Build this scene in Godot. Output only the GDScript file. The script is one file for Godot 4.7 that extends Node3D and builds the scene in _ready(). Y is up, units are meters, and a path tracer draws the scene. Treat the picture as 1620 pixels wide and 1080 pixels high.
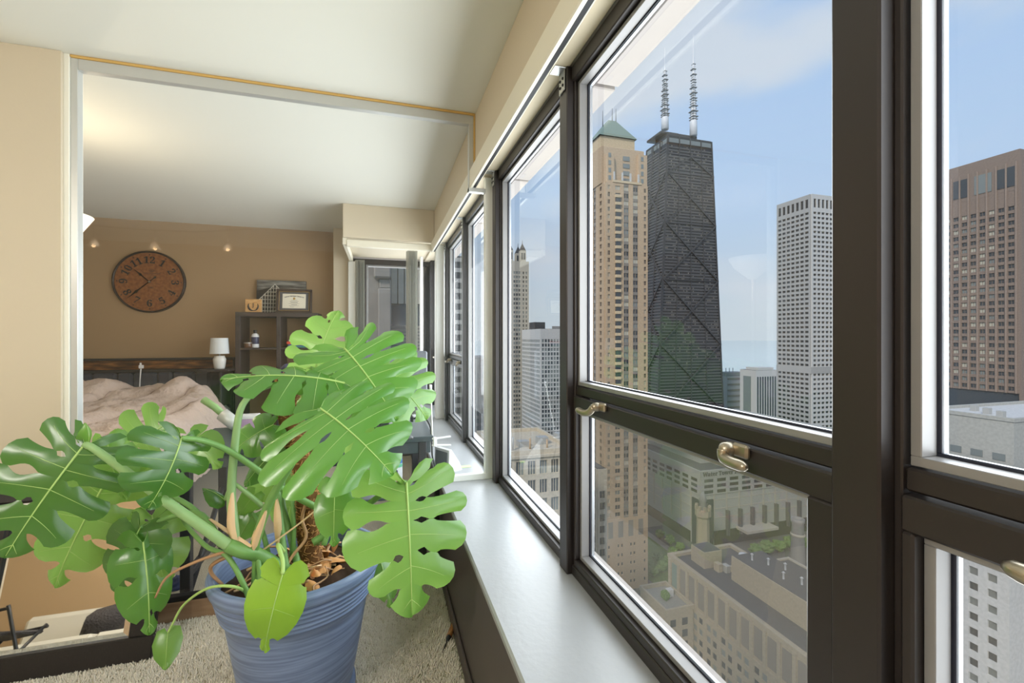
extends Node3D
# A glazed high-rise sunroom with a potted swiss cheese plant, a bedroom behind a glass partition, and the city outside.

var M := {}
var names := {}
var box_cache := {}
var rng := RandomNumberGenerator.new()

func _ready() -> void:
	rng.seed = 7
	# --- camera, sky, sun, added window lights, exposure
	var cam := Camera3D.new()
	cam.name = "camera"
	cam.near = 0.05
	cam.far = 30000.0
	cam.projection = Camera3D.PROJECTION_FRUSTUM
	cam.size = 2.0 * cam.near * 540.0 / 700.0
	cam.frustum_offset = Vector2(0, -cam.near * 6.0 / 700.0)
	cam.position = Vector3(0, 1.3, 0)
	cam.rotation.y = -atan2(208.0, 700.0)
	add_child(cam)
	cam.current = true
	var we := WorldEnvironment.new()
	we.name = "environment"
	var env := Environment.new()
	env.background_mode = Environment.BG_SKY
	env.sky = Sky.new()
	env.sky.sky_material = make_sky()
	env.tonemap_mode = Environment.TONE_MAPPER_LINEAR
	env.tonemap_exposure = 1.0
	env.sdfgi_enabled = true
	env.ssao_enabled = true
	env.ssil_enabled = true
	we.environment = env
	add_child(we)
	var sun := DirectionalLight3D.new()
	sun.name = "hazy_sun"
	sun.light_color = Color(1.0, 0.97, 0.92)
	sun.light_energy = 0.85
	sun.light_angular_distance = 8.0
	sun.shadow_enabled = true
	sun.sky_mode = DirectionalLight3D.SKY_MODE_LIGHT_ONLY
	add_child(sun)
	sun.look_at_from_position(Vector3.ZERO, Vector3(0.62, -0.62, -0.5))
	# area lights added outside the panes to brighten both rooms beyond the sky
	window_fill("added_fill_sunroom", Vector3(0.95, 1.30, -0.2), Vector2(4.3, 1.5), Vector3(-1, 0, 0), 12.0)
	window_fill("added_fill_bedroom", Vector3(0.95, 1.30, -3.8), Vector2(2.7, 1.5), Vector3(-1, 0, 0), 10.0)
	window_fill("added_fill_bay", Vector3(0.15, 1.36, -5.46), Vector2(0.8, 1.62), Vector3(0, 0, 1), 1.2)
	make_materials()
	build_room()
	build_plant()
	build_things()
	build_city()

func window_fill(called: String, at: Vector3, size: Vector2, towards: Vector3, energy: float) -> void:  # added area light outside a window, on top of the sky's own light
	var l := AreaLight3D.new()
	l.name = called
	l.area_size = size
	l.light_color = Color(0.96, 0.985, 1.0)
	l.light_energy = energy
	l.shadow_enabled = true
	l.area_range = 30.0
	add_child(l)
	l.look_at_from_position(at, at + towards)

func make_sky() -> Material:
	var n := FastNoiseLite.new()
	n.seed = 4
	n.frequency = 1.1
	n.fractal_octaves = 5
	var n2 := FastNoiseLite.new()
	n2.seed = 11
	n2.frequency = 0.5
	n2.fractal_octaves = 3
	var w := 1024
	var h := 512
	var im := Image.create(w, h, false, Image.FORMAT_RGB8)
	var zen := Color8(142, 182, 237)
	var mid := Color8(182, 210, 242)
	var low := Color8(205, 219, 228)
	var cloud := Color8(216, 224, 233)
	for y in h:
		var el := PI / 2.0 - (y + 0.5) / h * PI
		for x in w:
			var az := (x + 0.5) / w * TAU
			var d := Vector3(cos(el) * cos(az), sin(el), cos(el) * sin(az))
			var e := maxf(d.y, 0.0)
			var c := low.lerp(mid, smoothstep(0.0, 0.32, e)).lerp(zen, smoothstep(0.25, 0.9, e))
			if d.y > 0.0:
				var q := Vector3(d.x, d.y * 2.6, d.z) * 1.6
				var f := n.get_noise_3dv(q) * 0.75 + n2.get_noise_3dv(q) * 0.7
				c = c.lerp(cloud, clampf(smoothstep(-0.12, 0.42, f) * 0.8, 0.0, 0.85))
			im.set_pixel(x, y, c)
	var m := PanoramaSkyMaterial.new()
	m.panorama = ImageTexture.create_from_image(im)
	m.energy_multiplier = 1.0
	return m

# ---------- naming and tagging
func numbered(called: String) -> String:
	if not names.has(called):
		names[called] = 0
		return called
	names[called] += 1
	return "%s_%03d" % [called, names[called]]

func thing(called: String, at: Vector3, label: String, category: String, group := "", turn := 0.0) -> Node3D:
	var o := Node3D.new()
	o.name = numbered(called)
	add_child(o)
	o.position = at
	o.rotation.y = turn
	o.set_meta("label", label)
	o.set_meta("category", category)
	if group:
		o.set_meta("group", group)
	return o

func structure(called: String, at := Vector3.ZERO) -> Node3D:
	var o := Node3D.new()
	o.name = called
	add_child(o)
	o.position = at
	o.set_meta("kind", "structure")
	return o

func part(parent: Node, called: String, mesh: Mesh, m: Material, at := Vector3.ZERO, label := "") -> MeshInstance3D:
	var o := MeshInstance3D.new()
	o.name = called
	o.mesh = mesh
	o.material_override = m
	parent.add_child(o, true)
	o.position = at
	if label:
		o.set_meta("label", label)
	return o

# ---------- shapes
func tri(st: SurfaceTool, a: Vector3, b: Vector3, c: Vector3, out: Vector3) -> void:
	if (b - a).cross(c - a).dot(out) > 0.0:
		st.add_vertex(a)
		st.add_vertex(c)
		st.add_vertex(b)
	else:
		st.add_vertex(a)
		st.add_vertex(b)
		st.add_vertex(c)

func quad(st: SurfaceTool, a: Vector3, b: Vector3, c: Vector3, d: Vector3, out: Vector3) -> void:
	tri(st, a, b, c, out)
	tri(st, a, c, d, out)

func begin(smooth := false) -> SurfaceTool:
	var st := SurfaceTool.new()
	st.begin(Mesh.PRIMITIVE_TRIANGLES)
	st.set_smooth_group(0 if smooth else -1)
	return st

func done(st: SurfaceTool) -> ArrayMesh:
	st.generate_normals()
	return st.commit()

func add_box(st: SurfaceTool, c: Vector3, s: Vector3, ch := 0.0, b := Basis.IDENTITY) -> void:
	var h := s / 2.0
	ch = minf(ch, minf(h.x, minf(h.y, h.z)) * 0.9)
	if ch <= 0.0:
		for ax in 3:
			for sg in [-1.0, 1.0]:
				var n := Vector3.ZERO
				n[ax] = sg
				var u := Vector3.ZERO
				u[(ax + 1) % 3] = h[(ax + 1) % 3]
				var v := Vector3.ZERO
				v[(ax + 2) % 3] = h[(ax + 2) % 3]
				var o: Vector3 = n * h
				quad(st, c + b * (o - u - v), c + b * (o + u - v), c + b * (o + u + v), c + b * (o - u + v), b * n)
		return
	for ax in 3:
		var ua := (ax + 1) % 3
		var va := (ax + 2) % 3
		for sg in [-1.0, 1.0]:
			var n := Vector3.ZERO
			n[ax] = sg
			var o: Vector3 = n * h
			var u := Vector3.ZERO
			u[ua] = h[ua] - ch
			var v := Vector3.ZERO
			v[va] = h[va] - ch
			quad(st, c + b * (o - u - v), c + b * (o + u - v), c + b * (o + u + v), c + b * (o - u + v), b * n)
		# edges along ax
		for su in [-1.0, 1.0]:
			for sv in [-1.0, 1.0]:
				var l := Vector3.ZERO
				l[ax] = h[ax] - ch
				var p := Vector3.ZERO
				p[ua] = su * h[ua]
				p[va] = sv * (h[va] - ch)
				var q := Vector3.ZERO
				q[ua] = su * (h[ua] - ch)
				q[va] = sv * h[va]
				quad(st, c + b * (p - l), c + b * (p + l), c + b * (q + l), c + b * (q - l), b * (p + q))
	for sx in [-1.0, 1.0]:
		for sy in [-1.0, 1.0]:
			for sz in [-1.0, 1.0]:
				var k := Vector3(sx, sy, sz)
				var p: Vector3 = k * (h - Vector3.ONE * ch)
				tri(st, c + b * (p + Vector3(sx * ch, 0, 0)), c + b * (p + Vector3(0, sy * ch, 0)), c + b * (p + Vector3(0, 0, sz * ch)), b * k)

func box_mesh(s: Vector3, ch := 0.0) -> Mesh:
	var key := "%.4f %.4f %.4f %.4f" % [s.x, s.y, s.z, ch]
	if not box_cache.has(key):
		var st := begin()
		add_box(st, Vector3.ZERO, s, ch)
		box_cache[key] = done(st)
	return box_cache[key]

# a box part given by its two corners, in the parent's own frame
func block(parent: Node3D, called: String, lo: Vector3, hi: Vector3, m: Material, ch := 0.003, label := "") -> MeshInstance3D:
	return part(parent, called, box_mesh((hi - lo).abs(), ch), m, (lo + hi) / 2.0 - (parent.position if parent.get_parent() == self else Vector3.ZERO), label)

func add_tube(st: SurfaceTool, pts: Array, radii: Array, sides := 8, caps := true) -> void:
	var n := pts.size()
	var rings := []
	var up := Vector3.UP
	for i in n:
		var d: Vector3 = (pts[mini(i + 1, n - 1)] - pts[maxi(i - 1, 0)]).normalized()
		if i == 0 and absf(d.dot(up)) > 0.9:
			up = Vector3.RIGHT
		var a: Vector3 = (up - d * up.dot(d)).normalized()
		var b := d.cross(a)
		up = a
		var ring := []
		var r: float = radii[mini(i, radii.size() - 1)]
		for k in sides:
			var t := TAU * k / sides
			ring.append(pts[i] + (a * cos(t) + b * sin(t)) * r)
		rings.append(ring)
	for i in n - 1:
		for k in sides:
			var k2 := (k + 1) % sides
			var mid: Vector3 = (rings[i][k] + rings[i][k2] + rings[i + 1][k]) / 3.0 - (pts[i] + pts[i + 1]) / 2.0
			quad(st, rings[i][k], rings[i][k2], rings[i + 1][k2], rings[i + 1][k], mid)
	if caps:
		for e in [0, n - 1]:
			var dir: Vector3 = (pts[0] - pts[1]) if e == 0 else (pts[n - 1] - pts[n - 2])
			for k in sides:
				tri(st, pts[e], rings[e][k], rings[e][(k + 1) % sides], dir)

func tube_mesh(pts: Array, radii: Array, sides := 8) -> Mesh:
	var st := begin(true)
	add_tube(st, pts, radii, sides)
	return done(st)

# smooth curve through the given points
func curve(pts: Array, per := 6) -> Array:
	var out := []
	var n := pts.size()
	for i in n - 1:
		var p0: Vector3 = pts[maxi(i - 1, 0)]
		var p1: Vector3 = pts[i]
		var p2: Vector3 = pts[i + 1]
		var p3: Vector3 = pts[mini(i + 2, n - 1)]
		for k in per:
			out.append(p1.cubic_interpolate(p2, p0, p3, float(k) / per))
	out.append(pts[n - 1])
	return out

func spread(a: float, b: float, n: int) -> Array:
	var out := []
	for i in n:
		out.append(lerpf(a, b, float(i) / maxi(n - 1, 1)))
	return out

# profile of (radius, height) points turned round the y axis
func add_lathe(st: SurfaceTool, prof: Array, segs := 32, c := Vector3.ZERO) -> void:
	for i in prof.size() - 1:
		var a: Vector2 = prof[i]
		var b: Vector2 = prof[i + 1]
		var nr := Vector2(b.y - a.y, a.x - b.x)
		for k in segs:
			var t0 := TAU * k / segs
			var t1 := TAU * (k + 1) / segs
			var tm := (t0 + t1) / 2.0
			var p := [c + Vector3(a.x * cos(t0), a.y, a.x * sin(t0)), c + Vector3(a.x * cos(t1), a.y, a.x * sin(t1)), c + Vector3(b.x * cos(t1), b.y, b.x * sin(t1)), c + Vector3(b.x * cos(t0), b.y, b.x * sin(t0))]
			var out := Vector3(nr.x * cos(tm), nr.y, nr.x * sin(tm))
			if a.x > 0.00001:
				tri(st, p[0], p[1], p[2], out)
			if b.x > 0.00001:
				tri(st, p[0], p[2], p[3], out)

func lathe_mesh(prof: Array, segs := 32, smooth := true) -> Mesh:
	var st := begin(smooth)
	add_lathe(st, prof, segs)
	return done(st)

func text_mesh(s: String, size: float, depth := 0.002, font := "Droid Serif", bold := false) -> TextMesh:
	var t := TextMesh.new()
	t.text = s
	var f := SystemFont.new()
	f.font_names = PackedStringArray([font])
	if bold:
		f.font_weight = 700
	t.font = f
	t.font_size = 32
	t.pixel_size = size / 32.0
	t.depth = depth
	return t

# ---------- materials
func mat(called: String, c: Color, rough := 0.6, metal := 0.0) -> StandardMaterial3D:
	var m := StandardMaterial3D.new()
	m.resource_name = called
	m.albedo_color = c
	m.roughness = rough
	m.metallic = metal
	M[called] = m
	return m

func noise_tex(freq: float, seed_: int, lo: Color, hi: Color, size := 512, oct := 4, stretch := 1.0) -> Texture2D:
	var n := FastNoiseLite.new()
	n.seed = seed_
	n.frequency = freq
	n.fractal_octaves = oct
	if stretch == 1.0:
		var t := NoiseTexture2D.new()
		t.width = size
		t.height = size
		t.seamless = true
		t.noise = n
		var g := Gradient.new()
		g.set_color(0, lo)
		g.set_color(1, hi)
		t.color_ramp = g
		return t
	var im := Image.create(size, size, false, Image.FORMAT_RGB8)
	for y in size:
		for x in size:
			var a := TAU * x / size
			var v := n.get_noise_3d(cos(a) * size / TAU / stretch, sin(a) * size / TAU / stretch, y)
			im.set_pixel(x, y, lo.lerp(hi, clampf(v * 0.9 + 0.5, 0.0, 1.0)))
	return ImageTexture.create_from_image(im)

func tri_tex(m: StandardMaterial3D, t: Texture2D, scale: float, world := true) -> void:
	m.albedo_texture = t
	m.uv1_triplanar = true
	m.uv1_world_triplanar = world
	m.uv1_scale = Vector3.ONE * scale

func bump(m: StandardMaterial3D, t: Texture2D, amount: float, scale := 0.0) -> void:
	m.heightmap_enabled = true
	m.heightmap_texture = t
	m.heightmap_scale = amount
	if scale > 0.0:
		m.uv1_triplanar = true
		m.uv1_world_triplanar = true
		m.uv1_scale = Vector3.ONE * scale

func glass(called: String, c: Color) -> StandardMaterial3D:
	var m := mat(called, c, 0.0)
	m.transparency = BaseMaterial3D.TRANSPARENCY_ALPHA
	return m

func make_materials() -> void:
	var fine := noise_tex(0.09, 3, Color(0.35, 0.35, 0.35), Color(0.65, 0.65, 0.65), 256)
	var m := mat("wall_paint_beige", Color8(204, 192, 168), 0.75)
	bump(m, fine, 0.03, 3.0)
	m = mat("wall_paint_brown", Color8(166, 138, 103), 0.75)
	bump(m, fine, 0.03, 3.0)
	mat("ceiling_paint", Color8(226, 226, 216), 0.8)
	mat("trim_paint", Color8(232, 230, 216), 0.5)
	mat("caulk", Color8(206, 168, 96), 0.6)
	mat("cream_track", Color8(226, 220, 200), 0.4)
	mat("black_gap", Color8(20, 20, 22), 0.6)
	mat("white_frame", Color8(226, 228, 222), 0.35)
	mat("silver_frame", Color8(196, 197, 192), 0.35, 0.35)
	mat("dark_bronze", Color8(46, 41, 39), 0.38, 0.2)
	mat("reveal_aluminium", Color8(140, 139, 138), 0.4, 0.3)
	mat("gasket", Color8(28, 32, 46), 0.5)
	mat("spacer_bar", Color8(190, 194, 198), 0.35, 0.6)
	mat("exterior_fascia", Color8(156, 149, 144), 0.7)
	mat("galvanised_steel", Color8(176, 178, 176), 0.3, 0.85)
	mat("brass_handle", Color8(168, 158, 138), 0.32, 0.9)
	m = mat("sill_top", Color8(164, 167, 169), 0.35, 0.1)
	bump(m, noise_tex(0.03, 5, Color(0.3, 0.3, 0.3), Color(0.7, 0.7, 0.7), 512), 0.08, 2.0)
	mat("sill_face", Color8(74, 66, 62), 0.42)
	m = mat("carpet", Color8(232, 226, 212), 0.95)
	tri_tex(m, noise_tex(0.12, 8, Color8(222, 216, 204), Color8(255, 252, 240), 512, 5), 2.2)
	bump(m, noise_tex(0.12, 8, Color.BLACK, Color.WHITE, 512, 5), 1.0)
	mat("wood_base", Color8(176, 150, 124), 0.5)
	tri_tex(M.wood_base, noise_tex(0.02, 21, Color8(196, 176, 160), Color8(255, 250, 244), 512, 4, 6.0), 1.2)
	glass("window_glass", Color(0.5, 0.55, 0.6, 0.04))
	glass("dusty_window_glass", Color8(140, 140, 136, 110))
	glass("partition_glass", Color(0.7, 0.8, 0.78, 0.02))
	make_more_materials()

const CEIL := 2.526
const SILL := 0.52
const PZ := -2.40   # glass partition

func build_room() -> void:
	# --- floor, ceiling, walls
	var f := structure("floor")
	block(f, "carpet_base", Vector3(-4.3, -0.14, -5.7), Vector3(0.33, 0.0, 2.12), M.carpet, 0.0)
	f = structure("ceiling")
	block(f, "plaster", Vector3(-4.3, CEIL, -5.7), Vector3(0.60, CEIL + 0.15, 2.12), M.ceiling_paint, 0.0)
	f = structure("wall_left")
	block(f, "plaster", Vector3(-4.3, 0, -2.46), Vector3(-1.307, CEIL, -2.36), M.wall_paint_beige, 0.002)
	f = structure("wall_far")
	block(f, "plaster", Vector3(-4.3, 0, -5.7), Vector3(-0.30, CEIL, -5.53), M.wall_paint_brown, 0.0)
	f = structure("wall_pilaster")
	block(f, "plaster", Vector3(-0.505, 0, -5.535), Vector3(-0.30, CEIL, -5.30), M.wall_paint_beige, 0.004)
	f = structure("wall_side")
	block(f, "plaster", Vector3(-4.42, 0, -5.7), Vector3(-4.3, CEIL, 2.12), M.wall_paint_beige, 0.0)
	f = structure("wall_back")
	block(f, "plaster", Vector3(-4.3, 0, 2.0), Vector3(0.76, CEIL, 2.12), M.wall_paint_brown, 0.0)
	# bulkhead over the windows
	f = structure("wall_bulkhead")
	block(f, "plaster", Vector3(0.497, 2.195, -5.30), Vector3(0.60, CEIL, 2.0), M.wall_paint_beige, 0.003)
	block(f, "plaster", Vector3(0.60, 2.20, -5.6), Vector3(0.76, CEIL + 0.15, 2.12), M.exterior_fascia, 0.003)
	block(f, "plaster", Vector3(-0.33, 2.217, -5.31), Vector3(0.497, CEIL, -4.30), M.wall_paint_beige, 0.004)
	block(f, "plaster", Vector3(-0.30, 2.2, -5.6), Vector3(0.60, CEIL + 0.15, -5.305), M.exterior_fascia, 0.003)
	# outer wall under the windows and the window seat
	f = structure("wall_right")
	block(f, "outer_wall", Vector3(0.585, -0.3, -5.6), Vector3(0.76, SILL - 0.01, 2.12), M.exterior_fascia, 0.0)
	block(f, "outer_wall", Vector3(-0.30, -0.3, -5.6), Vector3(0.585, SILL - 0.01, -5.34), M.exterior_fascia, 0.0)
	block(f, "sill_top", Vector3(0.308, SILL - 0.025, -5.34), Vector3(0.64, SILL, 2.0), M.sill_top, 0.006)
	block(f, "sill_top", Vector3(-0.30, SILL - 0.025, -5.36), Vector3(0.308, SILL, -4.98), M.sill_top, 0.006)
	block(f, "sill_front", Vector3(0.318, 0.0, -5.34), Vector3(0.59, SILL - 0.026, 2.0), M.sill_face, 0.003)
	block(f, "sill_front", Vector3(-0.30, 0.0, -5.34), Vector3(0.317, SILL - 0.026, -5.0), M.sill_face, 0.003)
	f = structure("baseboard_right")
	block(f, "board", Vector3(0.306, 0.0, PZ + 0.05), Vector3(0.318, 0.07, 2.0), M.sill_face, 0.004)
	# --- window wall, bay by bay
	var posts := [-5.14, -4.19, -3.28, -2.322, -1.374, -0.423, 0.53, 1.48, 2.06]
	for i in posts.size() - 1:
		window_bay("window_%d" % (i + 1), posts[i] + 0.03, posts[i + 1] - 0.03, i in [1, 4 - 4, 4, 5, 7])
	for i in posts.size():
		if i == 0 or i == posts.size() - 1:
			continue
		var pz: float = posts[i]
		var t := structure("trim_%d" % (i + 1), Vector3(0.6, SILL, pz))
		block(t, "mullion", Vector3(0.587, SILL, pz - 0.031), Vector3(0.66, 2.195, pz + 0.031), M.dark_bronze, 0.003)
		block(t, "outer_cap", Vector3(0.6602, SILL, pz - 0.028), Vector3(0.674, 2.2, pz + 0.028), M.exterior_fascia, 0.003)
		# galvanised angle bracket that holds the mullion to the soffit
		var st := begin()
		add_box(st, Vector3(0.572, 2.192, pz), Vector3(0.05, 0.004, 0.05), 0.001)
		add_box(st, Vector3(0.5835, 2.155, pz), Vector3(0.004, 0.07, 0.045), 0.001)
		var br := part(t, "bracket", done(st), M.galvanised_steel, -t.position, "galvanised steel angle bracket")
		for k in 4:
			var sc := part(br, "screw", lathe_mesh([Vector2(0, 0.004), Vector2(0.004, 0.003), Vector2(0.005, 0.0)], 10), M.black_gap, Vector3(0.5815, 2.14 + 0.022 * (k / 2), pz - 0.011 + 0.022 * (k % 2)))
			sc.rotation.z = PI / 2
	bay_window()
	# curtain track along the bulkhead
	track_run(-2.42, 2.0, "trim_20")
	track_run(-4.30, -2.44, "trim_21")
	# --- jamb and glass partition
	f = structure("trim_22")
	block(f, "jamb", Vector3(-1.309, 0, -2.47), Vector3(-1.288, CEIL, -2.375), M.trim_paint, 0.002)
	block(f, "caulk_bead", Vector3(-1.288, CEIL - 0.012, PZ + 0.005), Vector3(0.497, CEIL, PZ + 0.024), M.caulk, 0.003, "yellowed bead of caulk")
	block(f, "caulk_bead", Vector3(0.488, 2.217, PZ + 0.006), Vector3(0.498, CEIL - 0.012, PZ + 0.022), M.caulk, 0.003, "yellowed bead of caulk")
	partition()

func track_run(z0: float, z1: float, called: String) -> void:
	var t := structure(called)
	block(t, "rail", Vector3(0.466, 2.118, z0), Vector3(0.484, 2.216, z1), M.cream_track, 0.004)
	block(t, "rail", Vector3(0.503, 2.130, z0), Vector3(0.509, 2.1945, z1), M.cream_track, 0.002)
	block(t, "slot", Vector3(0.484, 2.128, z0), Vector3(0.503, 2.1945, z1), M.black_gap, 0.0)

func ring(parent: Node3D, called: String, x0: float, x1: float, lo: Vector2, hi: Vector2, w: float, m: Material, ch := 0.002) -> void:
	# four bars round an opening; lo and hi are (z, y)
	block(parent, called, Vector3(x0, lo.y, lo.x), Vector3(x1, lo.y + w, hi.x), m, ch)
	block(parent, called, Vector3(x0, hi.y - w, lo.x), Vector3(x1, hi.y, hi.x), m, ch)
	block(parent, called, Vector3(x0, lo.y + w, lo.x), Vector3(x1, hi.y - w, lo.x + w), m, ch)
	block(parent, called, Vector3(x0, lo.y + w, hi.x - w), Vector3(x1, hi.y - w, hi.x), m, ch)

func pane(parent: Node3D, lo: Vector2, hi: Vector2, m: Material) -> void:
	# light reveal, gasket, spacer bar and the glass itself
	ring(parent, "reveal", 0.6225, 0.650, lo - Vector2(0.010, 0.010), hi + Vector2(0.010, 0.010), 0.012, M.reveal_aluminium, 0.001)
	ring(parent, "gasket", 0.6502, 0.6535, lo - Vector2(0.010, 0.010), hi + Vector2(0.010, 0.010), 0.016, M.gasket, 0.001)
	ring(parent, "spacer", 0.658, 0.668, lo - Vector2(0.006, 0.006), hi + Vector2(0.006, 0.006), 0.010, M.spacer_bar, 0.001)
	var g := block(parent, "glass_pane", Vector3(0.6545, lo.y - 0.005, lo.x - 0.005), Vector3(0.6565, hi.y + 0.005, hi.x + 0.005), m, 0.0)
	g.mesh = pane_sheet(Vector2(hi.x - lo.x + 0.01, hi.y - lo.y + 0.01))

func pane_sheet(s: Vector2) -> Mesh:
	var st := begin()
	quad(st, Vector3(0, -s.y / 2, -s.x / 2), Vector3(0, s.y / 2, -s.x / 2), Vector3(0, s.y / 2, s.x / 2), Vector3(0, -s.y / 2, s.x / 2), Vector3(-1, 0, 0))
	return done(st)

func window_bay(called: String, z0: float, z1: float, hopper: bool) -> void:
	var w := structure(called, Vector3(0.65, SILL, (z0 + z1) / 2.0))
	var top := 2.194
	# outer frame, dark bronze, stepped towards the glass
	ring(w, "frame", 0.612, 0.66, Vector2(z0, SILL), Vector2(z1, top), 0.010, M.dark_bronze)
	block(w, "frame", Vector3(0.604, SILL, z0), Vector3(0.66, SILL + 0.034, z1), M.dark_bronze, 0.003)
	block(w, "frame", Vector3(0.604, top - 0.05, z0), Vector3(0.66, top, z1), M.dark_bronze, 0.003)
	var zi0 := z0 + 0.022
	var zi1 := z1 - 0.022
	block(w, "outer_fascia", Vector3(0.702, 2.165, z0 - 0.02), Vector3(0.79, 2.26, z1 + 0.02), M.exterior_fascia, 0.004)
	if hopper:
		block(w, "transom", Vector3(0.616, 1.113, z0 + 0.01), Vector3(0.662, 1.142, z1 - 0.01), M.dark_bronze, 0.003)
		pane(w, Vector2(zi0, 1.154), Vector2(zi1, 2.130), M.window_glass)
		# opening lower sash with its own frame and two cam handles
		var lo := Vector2(z0 + 0.011, SILL + 0.035)
		var hi := Vector2(z1 - 0.011, 1.110)
		block(w, "sash_rail", Vector3(0.606, hi.y - 0.044, lo.x), Vector3(0.66, hi.y, hi.x), M.dark_bronze, 0.003)
		block(w, "sash_rail", Vector3(0.606, lo.y, lo.x), Vector3(0.66, lo.y + 0.022, hi.x), M.dark_bronze, 0.003)
		block(w, "sash_stile", Vector3(0.606, lo.y + 0.022, lo.x), Vector3(0.66, hi.y - 0.044, lo.x + 0.014), M.dark_bronze, 0.003)
		block(w, "sash_stile", Vector3(0.606, lo.y + 0.022, hi.x - 0.042), Vector3(0.66, hi.y - 0.044, hi.x), M.dark_bronze, 0.003)
		pane(w, Vector2(lo.x + 0.025, lo.y + 0.034), Vector2(hi.x - 0.053, hi.y - 0.054), M.dusty_window_glass)
		for k in 2:
			var hz := lerpf(z0, z1, 0.225 if k == 0 else 0.785)
			handle(w, Vector3(0.606, 1.098, hz), k == 0)
	else:
		pane(w, Vector2(zi0, SILL + 0.046), Vector2(zi1, 2.130), M.window_glass)

func handle(w: Node3D, at: Vector3, left: bool) -> void:
	var o := w.position
	# keeper plate, boss and curved lever
	var st := begin(true)
	var plate := begin()
	add_box(plate, at + Vector3(-0.006, 0.006, 0.022), Vector3(0.012, 0.024, 0.034), 0.004)
	var h := part(w, "handle", done(plate), M.brass_handle, -o, "tarnished nickel cam handle")
	add_tube(st, [at + Vector3(0.0, 0.004, 0), at + Vector3(-0.012, 0.004, 0), at + Vector3(-0.024, 0.004, 0), at + Vector3(-0.030, 0.004, 0)], [0.013, 0.013, 0.012, 0.006], 16)
	part(h, "boss", done(st), M.brass_handle)
	var s2 := begin(true)
	var pts := []
	if left:
		pts = curve([at + Vector3(-0.024, 0.004, 0.0), at + Vector3(-0.03, -0.012, -0.014), at + Vector3(-0.036, -0.018, -0.04), at + Vector3(-0.040, -0.013, -0.078)], 5)
	else:
		pts = curve([at + Vector3(-0.024, 0.004, 0.0), at + Vector3(-0.026, -0.008, 0.003), at + Vector3(-0.030, -0.011, 0.020), at + Vector3(-0.034, -0.010, 0.062)], 5)
	add_tube(s2, pts, spread(0.0105, 0.0095, pts.size() - 2) + [0.008, 0.004], 12)
	part(h, "lever", done(s2), M.brass_handle)

func bay_window() -> void:
	# the short window in the end wall beyond the bedroom, with track, posts and stacked vertical blinds
	var w := structure("window_20", Vector3(0.15, SILL, -5.36))
	var z := -5.36
	for q in [[Vector3(-0.30, SILL, z - 0.04), Vector3(0.58, SILL + 0.05, z + 0.03)], [Vector3(-0.30, 2.14, z - 0.04), Vector3(0.58, 2.216, z + 0.03)], [Vector3(-0.30, SILL + 0.05, z - 0.04), Vector3(-0.16, 2.14, z + 0.03)], [Vector3(0.50, SILL + 0.05, z - 0.04), Vector3(0.58, 2.14, z + 0.03)]]:
		block(w, "frame", q[0], q[1], M.dark_bronze, 0.003)
	for q in [[Vector3(-0.16, SILL + 0.05, z - 0.03), Vector3(-0.14, 2.14, z + 0.01)], [Vector3(0.48, SILL + 0.05, z - 0.03), Vector3(0.50, 2.14, z + 0.01)], [Vector3(-0.14, 2.12, z - 0.03), Vector3(0.48, 2.14, z + 0.01)], [Vector3(-0.14, SILL + 0.05, z - 0.03), Vector3(0.48, SILL + 0.07, z + 0.01)]]:
		block(w, "reveal", q[0], q[1], M.reveal_aluminium, 0.002)
	var st := begin()
	quad(st, Vector3(-0.14, SILL + 0.07, z), Vector3(0.48, SILL + 0.07, z), Vector3(0.48, 2.12, z), Vector3(-0.14, 2.12, z), Vector3(0, 0, 1))
	part(w, "glass_pane", done(st), M.window_glass, -w.position)
	block(w, "frame", Vector3(0.555, SILL, -5.33), Vector3(0.70, 2.195, -5.17), M.dark_bronze, 0.003)
	# header rails and white posts of the bay opening
	var t := structure("trim_23")
	block(t, "header_rail", Vector3(-0.30, 2.135, -4.345), Vector3(0.50, 2.200, -4.302), M.cream_track, 0.006)
	block(t, "header_rail", Vector3(-0.334, 2.150, -5.26), Vector3(-0.295, 2.216, -4.31), M.cream_track, 0.005)
	block(t, "slot", Vector3(-0.336, 2.165, -5.24), Vector3(-0.3335, 2.195, -4.36), M.galvanised_steel, 0.0)
	block(t, "post", Vector3(0.506, SILL, -4.36), Vector3(0.592, 2.196, -4.27), M.white_frame, 0.006)
	block(t, "post", Vector3(-0.345, SILL, -5.299), Vector3(-0.245, 2.150, -5.22), M.white_frame, 0.006)
	block(t, "post", Vector3(0.395, SILL, -4.74), Vector3(0.425, 2.15, -4.70), M.white_frame, 0.004)
	# vertical blinds drawn aside
	for s in [0, 1]:
		var vb := thing("vertical_blind", Vector3(0.30 if s else -0.22, SILL + 0.02, -5.2 if s == 0 else -4.5), "stack of translucent grey vertical blind slats beside the white post" if s == 0 else "stack of translucent grey vertical blind slats hanging near the room corner", "blind")
		for k in 9:
			var sl := part(vb, "slat", box_mesh(Vector3(0.0012, 1.62, 0.085)), M.blind_fabric, Vector3(-0.045 + 0.011 * k, 0.81, 0.0))
			sl.rotation.y = 0.25 + 0.08 * sin(k * 2.1)

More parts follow.
